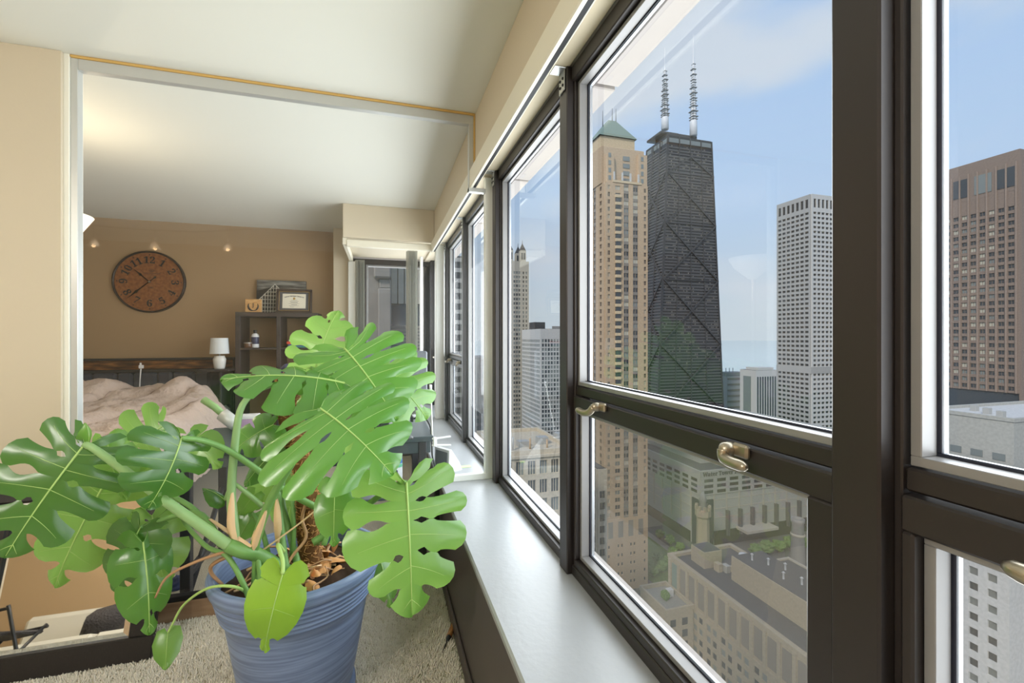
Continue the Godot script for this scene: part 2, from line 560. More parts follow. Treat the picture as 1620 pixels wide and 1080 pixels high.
func partition() -> void:
	var p := structure("wall_partition", Vector3(-0.4, 0, PZ))
	var z0 := PZ - 0.018
	var z1 := PZ + 0.018
	var m: Material = M.silver_frame
	block(p, "stile", Vector3(-1.288, 0.05, z0), Vector3(-1.262, CEIL - 0.012, z1), m, 0.002)
	block(p, "top_rail", Vector3(-1.262, CEIL - 0.060, z0), Vector3(0.488, CEIL - 0.012, z1), m, 0.002)
	block(p, "stile", Vector3(0.462, 2.10, z0), Vector3(0.488, CEIL - 0.060, z1), m, 0.002)
	block(p, "stile", Vector3(0.462, 2.10, z0), Vector3(0.60, 2.122, z1), m, 0.002)
	block(p, "stile", Vector3(0.555, SILL + 0.03, z0 - 0.01), Vector3(0.607, 2.185, z1), M.white_frame, 0.002)
	block(p, "bottom_rail", Vector3(0.30, SILL, z0), Vector3(0.60, SILL + 0.032, z1), M.white_frame, 0.002)
	block(p, "stile", Vector3(0.278, 0.09, z0), Vector3(0.304, SILL + 0.032, z1), M.black_gap, 0.002)
	block(p, "bottom_rail", Vector3(-1.288, 0.088, z0), Vector3(0.304, 0.112, z1), M.black_gap, 0.002)
	block(p, "wood_base", Vector3(-1.30, 0.0, z0 - 0.01), Vector3(0.306, 0.088, z1 + 0.004), M.wood_base, 0.003)
	# one sheet of glass notched round the window seat and the curtain track
	var st := begin()
	var poly := PackedVector2Array([Vector2(-1.262, 0.112), Vector2(0.280, 0.112), Vector2(0.280, SILL + 0.03), Vector2(0.556, SILL + 0.03), Vector2(0.556, 2.105), Vector2(0.464, 2.105), Vector2(0.464, CEIL - 0.06), Vector2(-1.262, CEIL - 0.06)])
	var ix := Geometry2D.triangulate_polygon(poly)
	for i in range(0, ix.size(), 3):
		var a := poly[ix[i]]
		var b := poly[ix[i + 1]]
		var c := poly[ix[i + 2]]
		tri(st, Vector3(a.x, a.y, PZ), Vector3(b.x, b.y, PZ), Vector3(c.x, c.y, PZ), Vector3(0, 0, 1))
	part(p, "glass_pane", done(st), M.partition_glass, -p.position)

func make_more_materials() -> void:
	var m := mat("blind_fabric", Color8(196, 198, 190, 120), 0.6)
	m.transparency = BaseMaterial3D.TRANSPARENCY_ALPHA
	# bedroom
	mat("charcoal_metal", Color8(44, 42, 44), 0.5, 0.1)
	m = mat("headboard_cloth", Color8(66, 68, 76), 0.85)
	m.rim_enabled = true
	m.rim = 0.4
	m = mat("rustic_wood", Color8(150, 108, 62), 0.55)
	tri_tex(m, noise_tex(0.035, 31, Color8(90, 70, 52), Color8(255, 236, 200), 512, 4, 5.0), 1.4)
	m = mat("comforter_cloth", Color8(206, 184, 170), 0.7)
	m.rim_enabled = true
	m.rim = 0.3
	bump(m, noise_tex(0.02, 14, Color.BLACK, Color.WHITE, 512, 5), 1.2, 1.6)
	mat("seam_cloth", Color8(168, 144, 130), 0.8)
	mat("white_sheet", Color8(226, 224, 220), 0.8)
	m = mat("shelf_veneer", Color8(62, 55, 53), 0.5)
	tri_tex(m, noise_tex(0.04, 17, Color8(200, 195, 192), Color8(255, 255, 255), 256, 3, 4.0), 2.0)
	m = mat("clock_face", Color8(150, 96, 48), 0.55)
	tri_tex(m, noise_tex(0.02, 40, Color8(190, 170, 150), Color8(255, 250, 240), 512, 5), 2.5)
	mat("clock_rim", Color8(56, 44, 38), 0.4, 0.4)
	mat("ink", Color8(34, 28, 26), 0.6)
	mat("faded_ink", Color8(104, 66, 38), 0.6)
	mat("ceramic_white", Color8(226, 224, 216), 0.3)
	m = mat("lamp_shade_linen", Color8(226, 230, 230), 0.8)
	m.backlight_enabled = true
	m.backlight = Color(0.5, 0.5, 0.5)
	mat("oak_block", Color8(214, 172, 116), 0.5)
	tri_tex(M.oak_block, noise_tex(0.03, 45, Color8(220, 200, 170), Color.WHITE, 256, 3, 4.0), 6.0)
	mat("horseshoe_iron", Color8(64, 56, 52), 0.5, 0.5)
	mat("diploma_frame", Color8(46, 30, 25), 0.35)
	mat("gold_fillet", Color8(196, 160, 92), 0.35, 0.7)
	mat("diploma_mount", Color8(82, 82, 84), 0.8)
	mat("paper", Color8(234, 228, 208), 0.8)
	mat("white_paper", Color8(240, 240, 238), 0.8)
	m = mat("canvas_print", Color.WHITE, 0.7)
	m.albedo_texture = print_image()
	mat("plastic_navy", Color8(44, 50, 84), 0.35)
	mat("plastic_white", Color8(236, 236, 236), 0.35)
	mat("plastic_black", Color8(30, 31, 34), 0.4)
	mat("plastic_grey", Color8(96, 100, 104), 0.6)
	mat("brown_jar", Color8(96, 70, 50), 0.3)
	mat("book_red", Color8(206, 74, 48), 0.6)
	mat("book_blue", Color8(70, 84, 130), 0.6)
	mat("book_teal", Color8(60, 134, 128), 0.6)
	mat("book_white", Color8(224, 222, 216), 0.6)
	mat("purple_box", Color8(206, 172, 204), 0.6)
	# desk
	mat("desk_slate", Color8(70, 80, 84), 0.35)
	mat("desk_steel", Color8(58, 57, 60), 0.45, 0.2)
	mat("can_white", Color8(232, 236, 238), 0.3)
	mat("can_blue", Color8(52, 120, 196), 0.3)
	mat("can_green", Color8(110, 196, 160), 0.3)
	mat("can_red", Color8(214, 64, 56), 0.4)
	mat("sticky_green", Color8(190, 228, 150), 0.8)
	mat("silver_tube", Color8(206, 208, 204), 0.4, 0.3)
	# mirror and the far side of the sunroom
	m = mat("woven_frame", Color8(40, 35, 33), 0.45)
	var im := Image.create(256, 256, false, Image.FORMAT_RGB8)
	im.fill(Color8(150, 140, 136))
	var r2 := RandomNumberGenerator.new()
	r2.seed = 3
	for k in 900:
		var x := r2.randi_range(0, 63) * 4
		var y := r2.randi_range(0, 250)
		im.fill_rect(Rect2i(x, y, 1, r2.randi_range(2, 5)), Color8(255, 250, 244))
	for k in 1500:
		im.fill_rect(Rect2i(r2.randi_range(0, 127) * 2, r2.randi_range(0, 250), 1, 6), Color8(105, 98, 96))
	tri_tex(m, ImageTexture.create_from_image(im), 3.0, false)
	bump(m, ImageTexture.create_from_image(im), 0.05)
	mat("mirror_silver", Color(0.93, 0.94, 0.93), 0.015, 1.0)
	mat("mirror_bevel", Color(0.95, 0.96, 0.96), 0.05, 1.0)
	m = mat("sofa_cloth", Color8(204, 198, 184), 0.85)
	mat("grey_throw", Color8(70, 66, 66), 0.95)
	bump(M.grey_throw, noise_tex(0.05, 71, Color.BLACK, Color.WHITE, 256, 4), 1.5, 3.0)
	m = mat("bulb_glow", Color8(255, 240, 214), 0.4)
	m.emission_enabled = true
	m.emission = Color8(255, 206, 150)
	m.emission_energy_multiplier = 18.0
	m = mat("lamp_glass_glow", Color8(250, 244, 230), 0.5)
	m.emission_enabled = true
	m.emission = Color8(255, 238, 206)
	m.emission_energy_multiplier = 0.55
	m = mat("frosted_shade", Color8(236, 224, 206, 70), 0.5)
	m.transparency = BaseMaterial3D.TRANSPARENCY_ALPHA
	mat("nickel", Color8(170, 168, 164), 0.3, 0.8)
	mat("amber_handle", Color8(150, 104, 60), 0.25)
	mat("tool_steel", Color8(70, 68, 66), 0.35, 0.8)

func print_image() -> Texture2D:
	# black and white print: a gabled lattice facade under a streaked dark sky
	var n := FastNoiseLite.new()
	n.seed = 9
	n.frequency = 0.02
	var w := 256
	var h := 192
	var im := Image.create(w, h, false, Image.FORMAT_RGB8)
	for y in h:
		for x in w:
			var v := 0.34 + 0.35 * n.get_noise_2d(x * 0.35 + y * 0.5, y * 2.2) + 0.1 * (1.0 - float(y) / h)
			var roof := 18.0 + absf(x - 92.0) * 1.15
			if x < 150 and y > roof:
				v = 0.16
				if (x % 14) < 4 or (y % 22) < 4 or y < roof + 7.0:
					v = 0.78 + 0.2 * n.get_noise_2d(x * 3.0, y * 3.0)
			elif x < 70 and y > 40 and y > 62.0 - x * 0.3:
				v = 0.12
			im.set_pixel(x, y, Color(v, v * 0.99, v * 0.94))
	return ImageTexture.create_from_image(im)

func build_things() -> void:
	build_bed()
	build_shelf()
	build_clock()
	build_lamps()
	build_desk()
	build_mirror()
	build_behind()
	build_small()

func build_bed() -> void:
	var x0 := -3.25
	var x1 := -1.50
	var b := thing("bed", Vector3((x0 + x1) / 2, 0, -4.4), "large bed with dark channel-tufted headboard topped by rustic wood strip", "bed")
	block(b, "headboard_frame", Vector3(x0, 0.0, -5.53), Vector3(x1, 0.96, -5.46), M.charcoal_metal, 0.006)
	block(b, "headboard_rail", Vector3(x0, 1.068, -5.525), Vector3(x1, 1.088, -5.40), M.charcoal_metal, 0.004)
	block(b, "headboard_rail", Vector3(x0, 0.945, -5.525), Vector3(x1, 0.975, -5.40), M.charcoal_metal, 0.004)
	block(b, "headboard_post", Vector3(x1 - 0.02, 0.0, -5.525), Vector3(x1, 1.07, -5.40), M.charcoal_metal, 0.004)
	block(b, "side_shelf", Vector3(-1.74, 0.962, -5.40), Vector3(-1.452, 0.982, -5.06), M.charcoal_metal, 0.004)
	block(b, "shelf_bracket", Vector3(-1.56, 0.60, -5.40), Vector3(-1.54, 0.962, -5.12), M.charcoal_metal, 0.004)
	block(b, "wood_strip", Vector3(x0, 0.975, -5.51), Vector3(x1 - 0.021, 1.067, -5.425), M.rustic_wood, 0.004, "rustic brown wood strip")
	var x := x1 - 0.03
	var k := 0
	while x > x0 + 0.1:
		var w := 0.205 if k % 2 == 0 else 0.135
		block(b, "channel", Vector3(x - w + 0.004, 0.45, -5.462), Vector3(x, 0.944, -5.395), M.headboard_cloth, 0.022)
		x -= w
		k += 1
	block(b, "side_rail", Vector3(x0, 0.12, -5.4), Vector3(x1 + 0.0, 0.34, -3.42), M.charcoal_metal, 0.01)
	block(b, "mattress", Vector3(x0 + 0.03, 0.34, -5.38), Vector3(x1 - 0.02, 0.60, -3.46), M.white_sheet, 0.05)
	for sx in [x0 + 0.06, x1 - 0.06]:
		for sz in [-5.3, -3.5]:
			block(b, "leg", Vector3(sx - 0.03, 0, sz - 0.03), Vector3(sx + 0.03, 0.12, sz + 0.03), M.charcoal_metal, 0.004)
	# comforter: a quilted, crumpled sheet that follows pillows and mattress and hangs over the sides
	var n := FastNoiseLite.new()
	n.seed = 5
	n.frequency = 1.5
	n.fractal_octaves = 3
	var st := begin(true)
	var nx := 110
	var nz := 120
	var cx0 := -3.35
	var cx1 := -1.28
	var cz0 := -5.33
	var cz1 := -3.30
	var top := []
	for i in nx + 1:
		var row := []
		for j in nz + 1:
			var pz := lerpf(cz0, cz1, float(j) / nz)
			var cxe := lerpf(-1.52, cx1, smoothstep(-5.15, -4.6, pz))
			var px := lerpf(cx0, cxe, float(i) / nx)
			var y := quilt_y(px, pz, cxe, cz1, n)
			row.append(Vector3(px, y, pz))
		top.append(row)
	for i in nx:
		for j in nz:
			quad(st, top[i][j], top[i + 1][j], top[i + 1][j + 1], top[i][j + 1], Vector3(0.01, 1, 0.01))
	var c := thing("comforter", Vector3(-2.3, 0.6, -4.3), "crumpled dusty pink quilted comforter spread over the bed", "comforter")
	var quilt := part(c, "quilt", done(st), M.comforter_cloth, -c.position)
	for sk in 7:
		var q0 := -3.0 + 0.30 * sk
		var line := []
		for j in 60:
			var pz := lerpf(-5.28, -3.36, j / 59.0)
			var px := q0 - 0.18 * (pz + 4.4)
			var cxe := lerpf(-1.52, cx1, smoothstep(-5.15, -4.6, pz))
			if px < cxe - 0.03 and px > cx0:
				line.append(Vector3(px, quilt_y(px, pz, cxe, cz1, n) + 0.002, pz))
		if line.size() > 3:
			part(quilt, "seam", tube_mesh(line, [0.0045], 6), M.seam_cloth)
	# phone cable hung over the headboard
	var ch := thing("charging_cable", Vector3(-2.36, 0.9, -5.36), "thin white charging cable hooked up in front of dark headboard", "cable")
	part(ch, "cord", tube_mesh(curve([Vector3(-2.334, 0.802, -5.360), Vector3(-2.329, 0.910, -5.360), Vector3(-2.323, 0.987, -5.360)]), [0.006], 8), M.plastic_white, -ch.position)
	part(ch, "plug", box_mesh(Vector3(0.04, 0.035, 0.02), 0.004), M.plastic_white, Vector3(-2.321, 1.006, -5.360) - ch.position)
	part(ch, "prong", box_mesh(Vector3(0.016, 0.03, 0.008), 0.002), M.plastic_white, Vector3(-2.326, 1.031, -5.360) - ch.position)

func quilt_y(px: float, pz: float, cxe: float, cz1: float, n: FastNoiseLite) -> float:
	var y := 0.665
	for pl in [-2.85, -2.42, -1.80]:
		y += 0.185 * exp(-pow((px - pl) / 0.30, 2) - pow((pz + 5.0) / 0.30, 2))
	y += 0.05 * exp(-pow((pz + 4.3) / 0.35, 2))
	y += 0.045 * n.get_noise_2d(px * 1.4 + pz * 0.5, pz * 1.1 - px * 0.6) + 0.03 * absf(n.get_noise_2d(px * 2.2 + 9.0, pz * 4.0 + px * 2.0))
	# quilting seams pull the cloth in
	var sx := absf(fposmod(px + 0.18 * (pz + 4.4) + 3.15, 0.30) - 0.15)
	var sz := absf(fposmod(pz + 6.0, 0.62) - 0.31)
	y += 0.045 * (1.0 - exp(-pow(sx / 0.05, 2))) - 0.02 * exp(-pow((0.31 - sz) / 0.03, 2))
	var er := clampf((px - (cxe - 0.20)) / 0.20, 0.0, 1.0)
	var ef := clampf((pz - (cz1 - 0.16)) / 0.16, 0.0, 1.0)
	return y - 0.42 * (1.0 - sqrt(maxf(0.0, 1.0 - er * er))) - 0.42 * (1.0 - sqrt(maxf(0.0, 1.0 - ef * ef)))

func build_shelf() -> void:
	var x0 := -1.432
	var x1 := -0.650
	var zf := -5.17
	var zb := -5.52
	var s := thing("cube_bookcase", Vector3((x0 + x1) / 2, 0, -5.35), "dark brown open cube bookcase standing against the tan wall", "bookcase")
	var th := 0.045
	var top := 1.566
	block(s, "top_board", Vector3(x0, top - th, zb), Vector3(x1, top, zf), M.shelf_veneer, 0.002)
	block(s, "side_board", Vector3(x0, 0, zb), Vector3(x0 + th, top - th, zf), M.shelf_veneer, 0.002)
	block(s, "side_board", Vector3(x1 - th, 0, zb), Vector3(x1, top - th, zf), M.shelf_veneer, 0.002)
	block(s, "bottom_board", Vector3(x0 + th, 0, zb), Vector3(x1 - th, th, zf), M.shelf_veneer, 0.002)
	var xm := (x0 + x1) / 2.0
	block(s, "divider", Vector3(xm - 0.01, th, zb), Vector3(xm + 0.03, top - th, zf + 0.001), M.shelf_veneer, 0.002)
	for k in 3:
		var y := 0.06 + 0.378 * (k + 1)
		block(s, "shelf", Vector3(x0 + th, y - 0.018, zb), Vector3(xm - 0.011, y, zf), M.shelf_veneer, 0.002)
		block(s, "shelf", Vector3(xm + 0.031, y - 0.018, zb), Vector3(x1 - th, y, zf), M.shelf_veneer, 0.002)
	var sy := 0.06 + 0.378 * 3
	# things on and in it
	var p := thing("canvas_print", Vector3(-1.06, top, -5.46), "black and white canvas print of a gabled building on the bookcase", "picture")
	p.rotation.x = -0.10
	var box := BoxMesh.new()
	box.size = Vector3(0.50, 0.375, 0.02)
	part(p, "canvas_edge", box_mesh(Vector3(0.50, 0.375, 0.02), 0.002), M.diploma_mount, Vector3(0, 0.1875, -0.002))
	var pm := QuadMesh.new()
	pm.size = Vector2(0.496, 0.371)
	part(p, "print", pm, M.canvas_print, Vector3(0, 0.1875, 0.0095))
	var d := thing("diploma", Vector3(-0.905, top, -5.30), "framed university diploma with dark wood frame and grey mount", "diploma", "", -0.03)
	d.rotation.x = -0.13
	var fw := 0.36
	var fh := 0.268
	for q in [[Vector3(0, 0.014, 0), Vector3(fw, 0.028, 0.022)], [Vector3(0, fh - 0.014, 0), Vector3(fw, 0.028, 0.022)], [Vector3(-fw / 2 + 0.014, fh / 2, 0), Vector3(0.028, fh - 0.056, 0.022)], [Vector3(fw / 2 - 0.014, fh / 2, 0), Vector3(0.028, fh - 0.056, 0.022)]]:
		part(d, "frame", box_mesh(q[1], 0.005), M.diploma_frame, q[0])
	for q in [[Vector3(0, 0.030, 0.002), Vector3(fw - 0.056, 0.0025, 0.012)], [Vector3(0, fh - 0.030, 0.002), Vector3(fw - 0.056, 0.0025, 0.012)], [Vector3(-fw / 2 + 0.030, fh / 2, 0.002), Vector3(0.0025, fh - 0.066, 0.012)], [Vector3(fw / 2 - 0.030, fh / 2, 0.002), Vector3(0.0025, fh - 0.066, 0.012)]]:
		part(d, "fillet", box_mesh(q[1]), M.gold_fillet, q[0])
	part(d, "mount", box_mesh(Vector3(fw - 0.066, fh - 0.066, 0.006)), M.diploma_mount, Vector3(0, fh / 2, -0.002))
	var pp := part(d, "paper", box_mesh(Vector3(0.232, 0.160, 0.003)), M.paper, Vector3(0, fh / 2, 0.003))
	var title := "Central Michigan University"
	for i in title.length():
		if title[i] == " ":
			continue
		var f := (i - (title.length() - 1) / 2.0) / (title.length() / 2.0)
		var tm := part(pp, "letter", text_mesh(title[i], 0.017, 0.0008, "Droid Serif", true), M.ink, Vector3(f * 0.098, 0.056 - 0.016 * f * f, 0.002))
		tm.rotation.z = -0.3 * f
	part(pp, "seal", lathe_mesh([Vector2(0, 0.001), Vector2(0.012, 0.0008), Vector2(0.0125, 0)], 20), M.gold_fillet, Vector3(0, 0.028, 0.002)).rotation.x = PI / 2
	var lw := [0.06, 0.09, 0.07, 0.11, 0.06, 0.10, 0.04]
	for i in lw.size():
		part(pp, "text_line", box_mesh(Vector3(lw[i], 0.0035 if i in [2, 4] else 0.002, 0.0006)), M.ink, Vector3(-0.02 if i == 6 else 0.0, 0.010 - i * 0.0125, 0.002))
	var bl := thing("wooden_block", Vector3(-1.275, top, -5.22), "small square wooden block with horseshoe-shaped inlay", "ornament", "", 0.02)
	part(bl, "block", box_mesh(Vector3(0.15, 0.137, 0.035), 0.003), M.oak_block, Vector3(0, 0.0685, 0))
	var hp := []
	for i in 13:
		var a := lerpf(-0.15 * PI, 1.15 * PI, i / 12.0) + PI
		hp.append(Vector3(cos(a) * 0.046, 0.066 + sin(a) * 0.050, 0.019))
	part(bl, "horseshoe", tube_mesh(hp, [0.004, 0.006, 0.009, 0.010, 0.009, 0.007, 0.004, 0.004, 0.006, 0.007, 0.007, 0.005, 0.003], 8), M.horseshoe_iron, Vector3.ZERO, "dark iron horseshoe shape")
	part(bl, "letter", text_mesh("J", 0.05, 0.003, "Droid Serif", true), M.horseshoe_iron, Vector3(0, 0.074, 0.018))
	var bo := thing("bottle", Vector3(-1.27, sy, -5.26), "white plastic bottle with navy label and cap on shelf", "bottle")
	part(bo, "body", lathe_mesh([Vector2(0, 0), Vector2(0.034, 0.001), Vector2(0.037, 0.008), Vector2(0.037, 0.12), Vector2(0.030, 0.142), Vector2(0.017, 0.150), Vector2(0.015, 0.155), Vector2(0, 0.156)], 24), M.plastic_white)
	part(bo, "label", lathe_mesh([Vector2(0.0373, 0.04), Vector2(0.0377, 0.041), Vector2(0.0377, 0.112), Vector2(0.0373, 0.113)], 24), M.plastic_navy, Vector3.ZERO, "navy blue label")
	part(bo, "cap", lathe_mesh([Vector2(0.018, 0.152), Vector2(0.018, 0.184), Vector2(0.016, 0.187), Vector2(0, 0.187)], 20), M.plastic_black)
	var jr := thing("jar", Vector3(-1.325, sy, -5.21), "small brown jar beside the white bottle on shelf", "jar")
	part(jr, "body", lathe_mesh([Vector2(0, 0), Vector2(0.034, 0.0), Vector2(0.038, 0.006), Vector2(0.038, 0.056), Vector2(0.033, 0.062), Vector2(0.030, 0.058), Vector2(0, 0.05)], 24), M.brown_jar)
	part(jr, "lid_ring", lathe_mesh([Vector2(0.0385, 0.046), Vector2(0.040, 0.048), Vector2(0.040, 0.054), Vector2(0.0385, 0.056)], 24), M.nickel)
	var bk := [["book_teal", 0.016, 0.20, "teal book at the bottom of the shelf pile"], ["book_blue", 0.022, 0.215, "blue and white book second from bottom of pile"], ["book_red", 0.028, 0.23, "red-orange spined book in the middle of the pile"], ["book_white", 0.018, 0.21, "thin white book on top of the red-spined book"]]
	var by := sy
	for i in bk.size():
		var q: Array = bk[i]
		var o := thing("book", Vector3(-0.845 + 0.008 * (i % 2), by, -5.27), q[3], "book", "pile of books in bookcase", 0.03 * i)
		part(o, "cover", box_mesh(Vector3(q[2], 0.003, 0.16), 0.001), M[q[0]], Vector3(0, 0.0015, 0))
		part(o, "cover", box_mesh(Vector3(q[2], 0.003, 0.16), 0.001), M[q[0]], Vector3(0, q[1] - 0.0015, 0))
		part(o, "spine", box_mesh(Vector3(q[2], q[1], 0.004), 0.0015), M[q[0]], Vector3(0, q[1] / 2, 0.08))
		part(o, "pages", box_mesh(Vector3(q[2] - 0.008, q[1] - 0.006, 0.152)), M.white_paper, Vector3(0, q[1] / 2, -0.002))
		by += q[1]

func build_clock() -> void:
	var c := thing("wall_clock", Vector3(-2.314, 1.884, -5.53), "large round brown wall clock with dark rim and Arabic numerals", "clock")
	var R := 0.318
	var f := part(c, "face", lathe_mesh([Vector2(0, 0.018), Vector2(R - 0.01, 0.018), Vector2(R - 0.01, 0.0), Vector2(0, 0)], 64, false), M.clock_face)
	f.rotation.x = PI / 2
	f = part(c, "rim", lathe_mesh([Vector2(R - 0.014, 0.018), Vector2(R - 0.012, 0.03), Vector2(R - 0.004, 0.034), Vector2(R + 0.004, 0.03), Vector2(R + 0.006, 0.0)], 64), M.clock_rim)
	f.rotation.x = PI / 2
	for h in 12:
		var n := 12 if h == 0 else h
		var a := PI / 2 - TAU * h / 12.0
		var dirv := Vector3(cos(a), sin(a), 0)
		var num := part(c, "numeral", text_mesh(str(n), 0.094, 0.004, "Droid Serif", true), M.ink, dirv * 0.226 + Vector3(0, 0, 0.0195))
		var rot := a - PI / 2
		if n in [4, 5, 6, 7, 8]:
			rot += PI
		num.rotation.z = rot
		var dot := part(c, "hour_dot", lathe_mesh([Vector2(0, 0.002), Vector2(0.006, 0.001), Vector2(0.006, 0)], 10), M.ink, dirv * 0.283 + Vector3(0, 0, 0.018))
		dot.rotation.x = PI / 2
	# crown emblem and small print
	for k in 5:
		var cr := part(c, "crown_point", box_mesh(Vector3(0.008, 0.034 - 0.004 * absf(k - 2), 0.001)), M.faded_ink, Vector3(0.02 + (k - 2) * 0.010, 0.115, 0.019))
		cr.rotation.z = -(k - 2) * 0.3
	part(c, "small_print", box_mesh(Vector3(0.15, 0.008, 0.001)), M.faded_ink, Vector3(0.02, 0.088, 0.019))
	part(c, "small_print", box_mesh(Vector3(0.085, 0.004, 0.001)), M.faded_ink, Vector3(0.02, 0.070, 0.019))
	part(c, "small_print", text_mesh("1780", 0.022, 0.001), M.ink, Vector3(0.01, -0.062, 0.019))
	hand(c, "hour_hand", PI / 2 + deg_to_rad(47), 0.185, 0.012, 0.024)
	hand(c, "minute_hand", PI / 2 + deg_to_rad(133), 0.265, 0.07, 0.028)
	part(c, "hub", lathe_mesh([Vector2(0, 0.036), Vector2(0.008, 0.034), Vector2(0.012, 0.018)], 16), M.brass_handle).rotation.x = PI / 2

func hand(c: Node3D, called: String, a: float, l: float, tail: float, z: float) -> void:
	var st := begin()
	var d := Vector3(cos(a), sin(a), 0)
	var p := Vector3(-sin(a), cos(a), 0)
	var prof := [[-tail, 0.003], [0.0, 0.004], [l * 0.5, 0.005], [l * 0.58, 0.014], [l * 0.68, 0.006], [l, 0.001]]
	for i in prof.size() - 1:
		for s in [-1.0, 1.0]:
			var zz := Vector3(0, 0, z)
			quad(st, d * prof[i][0] + zz + p * prof[i][1], d * prof[i][0] + zz - p * prof[i][1], d * prof[i + 1][0] + zz - p * prof[i + 1][1], d * prof[i + 1][0] + zz + p * prof[i + 1][1], Vector3(0, 0, s))
	var ball := lathe_mesh([Vector2(0, 0.004), Vector2(0.011, 0.003), Vector2(0.012, 0)], 16)
	var o := part(c, called, done(st), M.ink)
	if tail < 0.02:
		return
	var b := part(o, "counterweight", ball, M.ink, -d * tail + Vector3(0, 0, z))
	b.rotation.x = PI / 2

func build_lamps() -> void:
	# table lamp on the headboard side shelf
	var l := thing("table_lamp", Vector3(-1.578, 0.982, -5.19), "small table lamp with white drum shade and white ceramic base", "lamp")
	part(l, "base", lathe_mesh([Vector2(0, 0), Vector2(0.042, 0.0), Vector2(0.048, 0.012), Vector2(0.056, 0.07), Vector2(0.058, 0.10), Vector2(0.050, 0.115), Vector2(0.046, 0.120), Vector2(0.047, 0.132), Vector2(0, 0.133)], 32), M.ceramic_white)
	part(l, "stem", lathe_mesh([Vector2(0.006, 0.13), Vector2(0.006, 0.18), Vector2(0, 0.18)], 12), M.nickel)
	var sh := begin(true)
	add_lathe(sh, [Vector2(0.086, 0.155), Vector2(0.076, 0.315)], 40)
	part(l, "shade", done(sh), M.lamp_shade_linen)
	# torchiere beside the door jamb, only the rim of its bowl in view
	var t := thing("torchiere_lamp", Vector3(-1.757, 0, -3.06), "glowing white glass bowl of a floor lamp beside the partition jamb", "floor lamp")
	part(t, "base", lathe_mesh([Vector2(0, 0.03), Vector2(0.03, 0.03), Vector2(0.13, 0.015), Vector2(0.14, 0.0), Vector2(0, 0)], 32), M.nickel)
	part(t, "pole", lathe_mesh([Vector2(0.012, 0.02), Vector2(0.012, 1.80), Vector2(0, 1.80)], 16), M.nickel)
	part(t, "glass_bowl_lamp", lathe_mesh([Vector2(0.0, 1.80), Vector2(0.03, 1.805), Vector2(0.14, 1.90), Vector2(0.19, 1.985), Vector2(0.184, 1.987), Vector2(0.134, 1.907), Vector2(0.03, 1.82), Vector2(0, 1.815)], 40), M.lamp_glass_glow)
	lamp_light("torchiere_light", Vector3(-1.757, 1.93, -3.06), Color8(255, 236, 208), 0.22, 0.012)
	# track lights on the sunroom ceiling behind the camera, mirrored in the glass
	var tr := thing("track_light", Vector3(-1.9, CEIL, 0.4), "curved ceiling track with small halogen spots mirrored in the partition glass", "track light")
	var rail := curve([Vector3(-3.4, 2.40, 0.25), Vector3(-2.6, 2.40, 0.55), Vector3(-1.9, 2.40, 0.55), Vector3(-1.25, 2.40, 0.25)], 8)
	part(tr, "rail", tube_mesh(rail, [0.008], 8), M.nickel, -tr.position)
	for x in [-2.9, -2.2, -1.5]:
		part(tr, "standoff", tube_mesh([Vector3(x, 2.40, 0.46), Vector3(x, CEIL, 0.46)], [0.005], 8), M.nickel, -tr.position)
	var sp := [Vector3(-2.633, 2.213, -5.200), Vector3(-2.139, 2.213, -5.200), Vector3(-1.509, 2.237, -5.200)]
	for s in sp:
		var q := Vector3(s.x, s.y, -4.8 - s.z)
		part(tr, "drop", tube_mesh([Vector3(q.x, 2.40, q.z), q + Vector3(0, 0.03, 0)], [0.004], 8), M.nickel, -tr.position)
		var shd := part(tr, "shade", lathe_mesh([Vector2(0.014, 0.03), Vector2(0.02, 0.02), Vector2(0.05, -0.035), Vector2(0.045, -0.035), Vector2(0.016, 0.018)], 20), M.frosted_shade, q - tr.position)
		part(shd, "bulb", lathe_mesh([Vector2(0, 0.02), Vector2(0.014, 0.012), Vector2(0.017, -0.004), Vector2(0.010, -0.018), Vector2(0, -0.022)], 16), M.bulb_glow, Vector3(0, -0.028, 0))
		lamp_light("spot_light", q + Vector3(0, -0.031, 0), Color8(255, 248, 240), 0.95, 0.01)

func lamp_light(called: String, at: Vector3, c: Color, e: float, size: float) -> void:
	var l := OmniLight3D.new()
	l.name = numbered(called)
	l.position = at
	l.light_color = c
	l.light_energy = e
	l.light_size = size
	l.omni_range = 14.0
	l.omni_attenuation = 2.0
	l.shadow_enabled = true
	add_child(l)

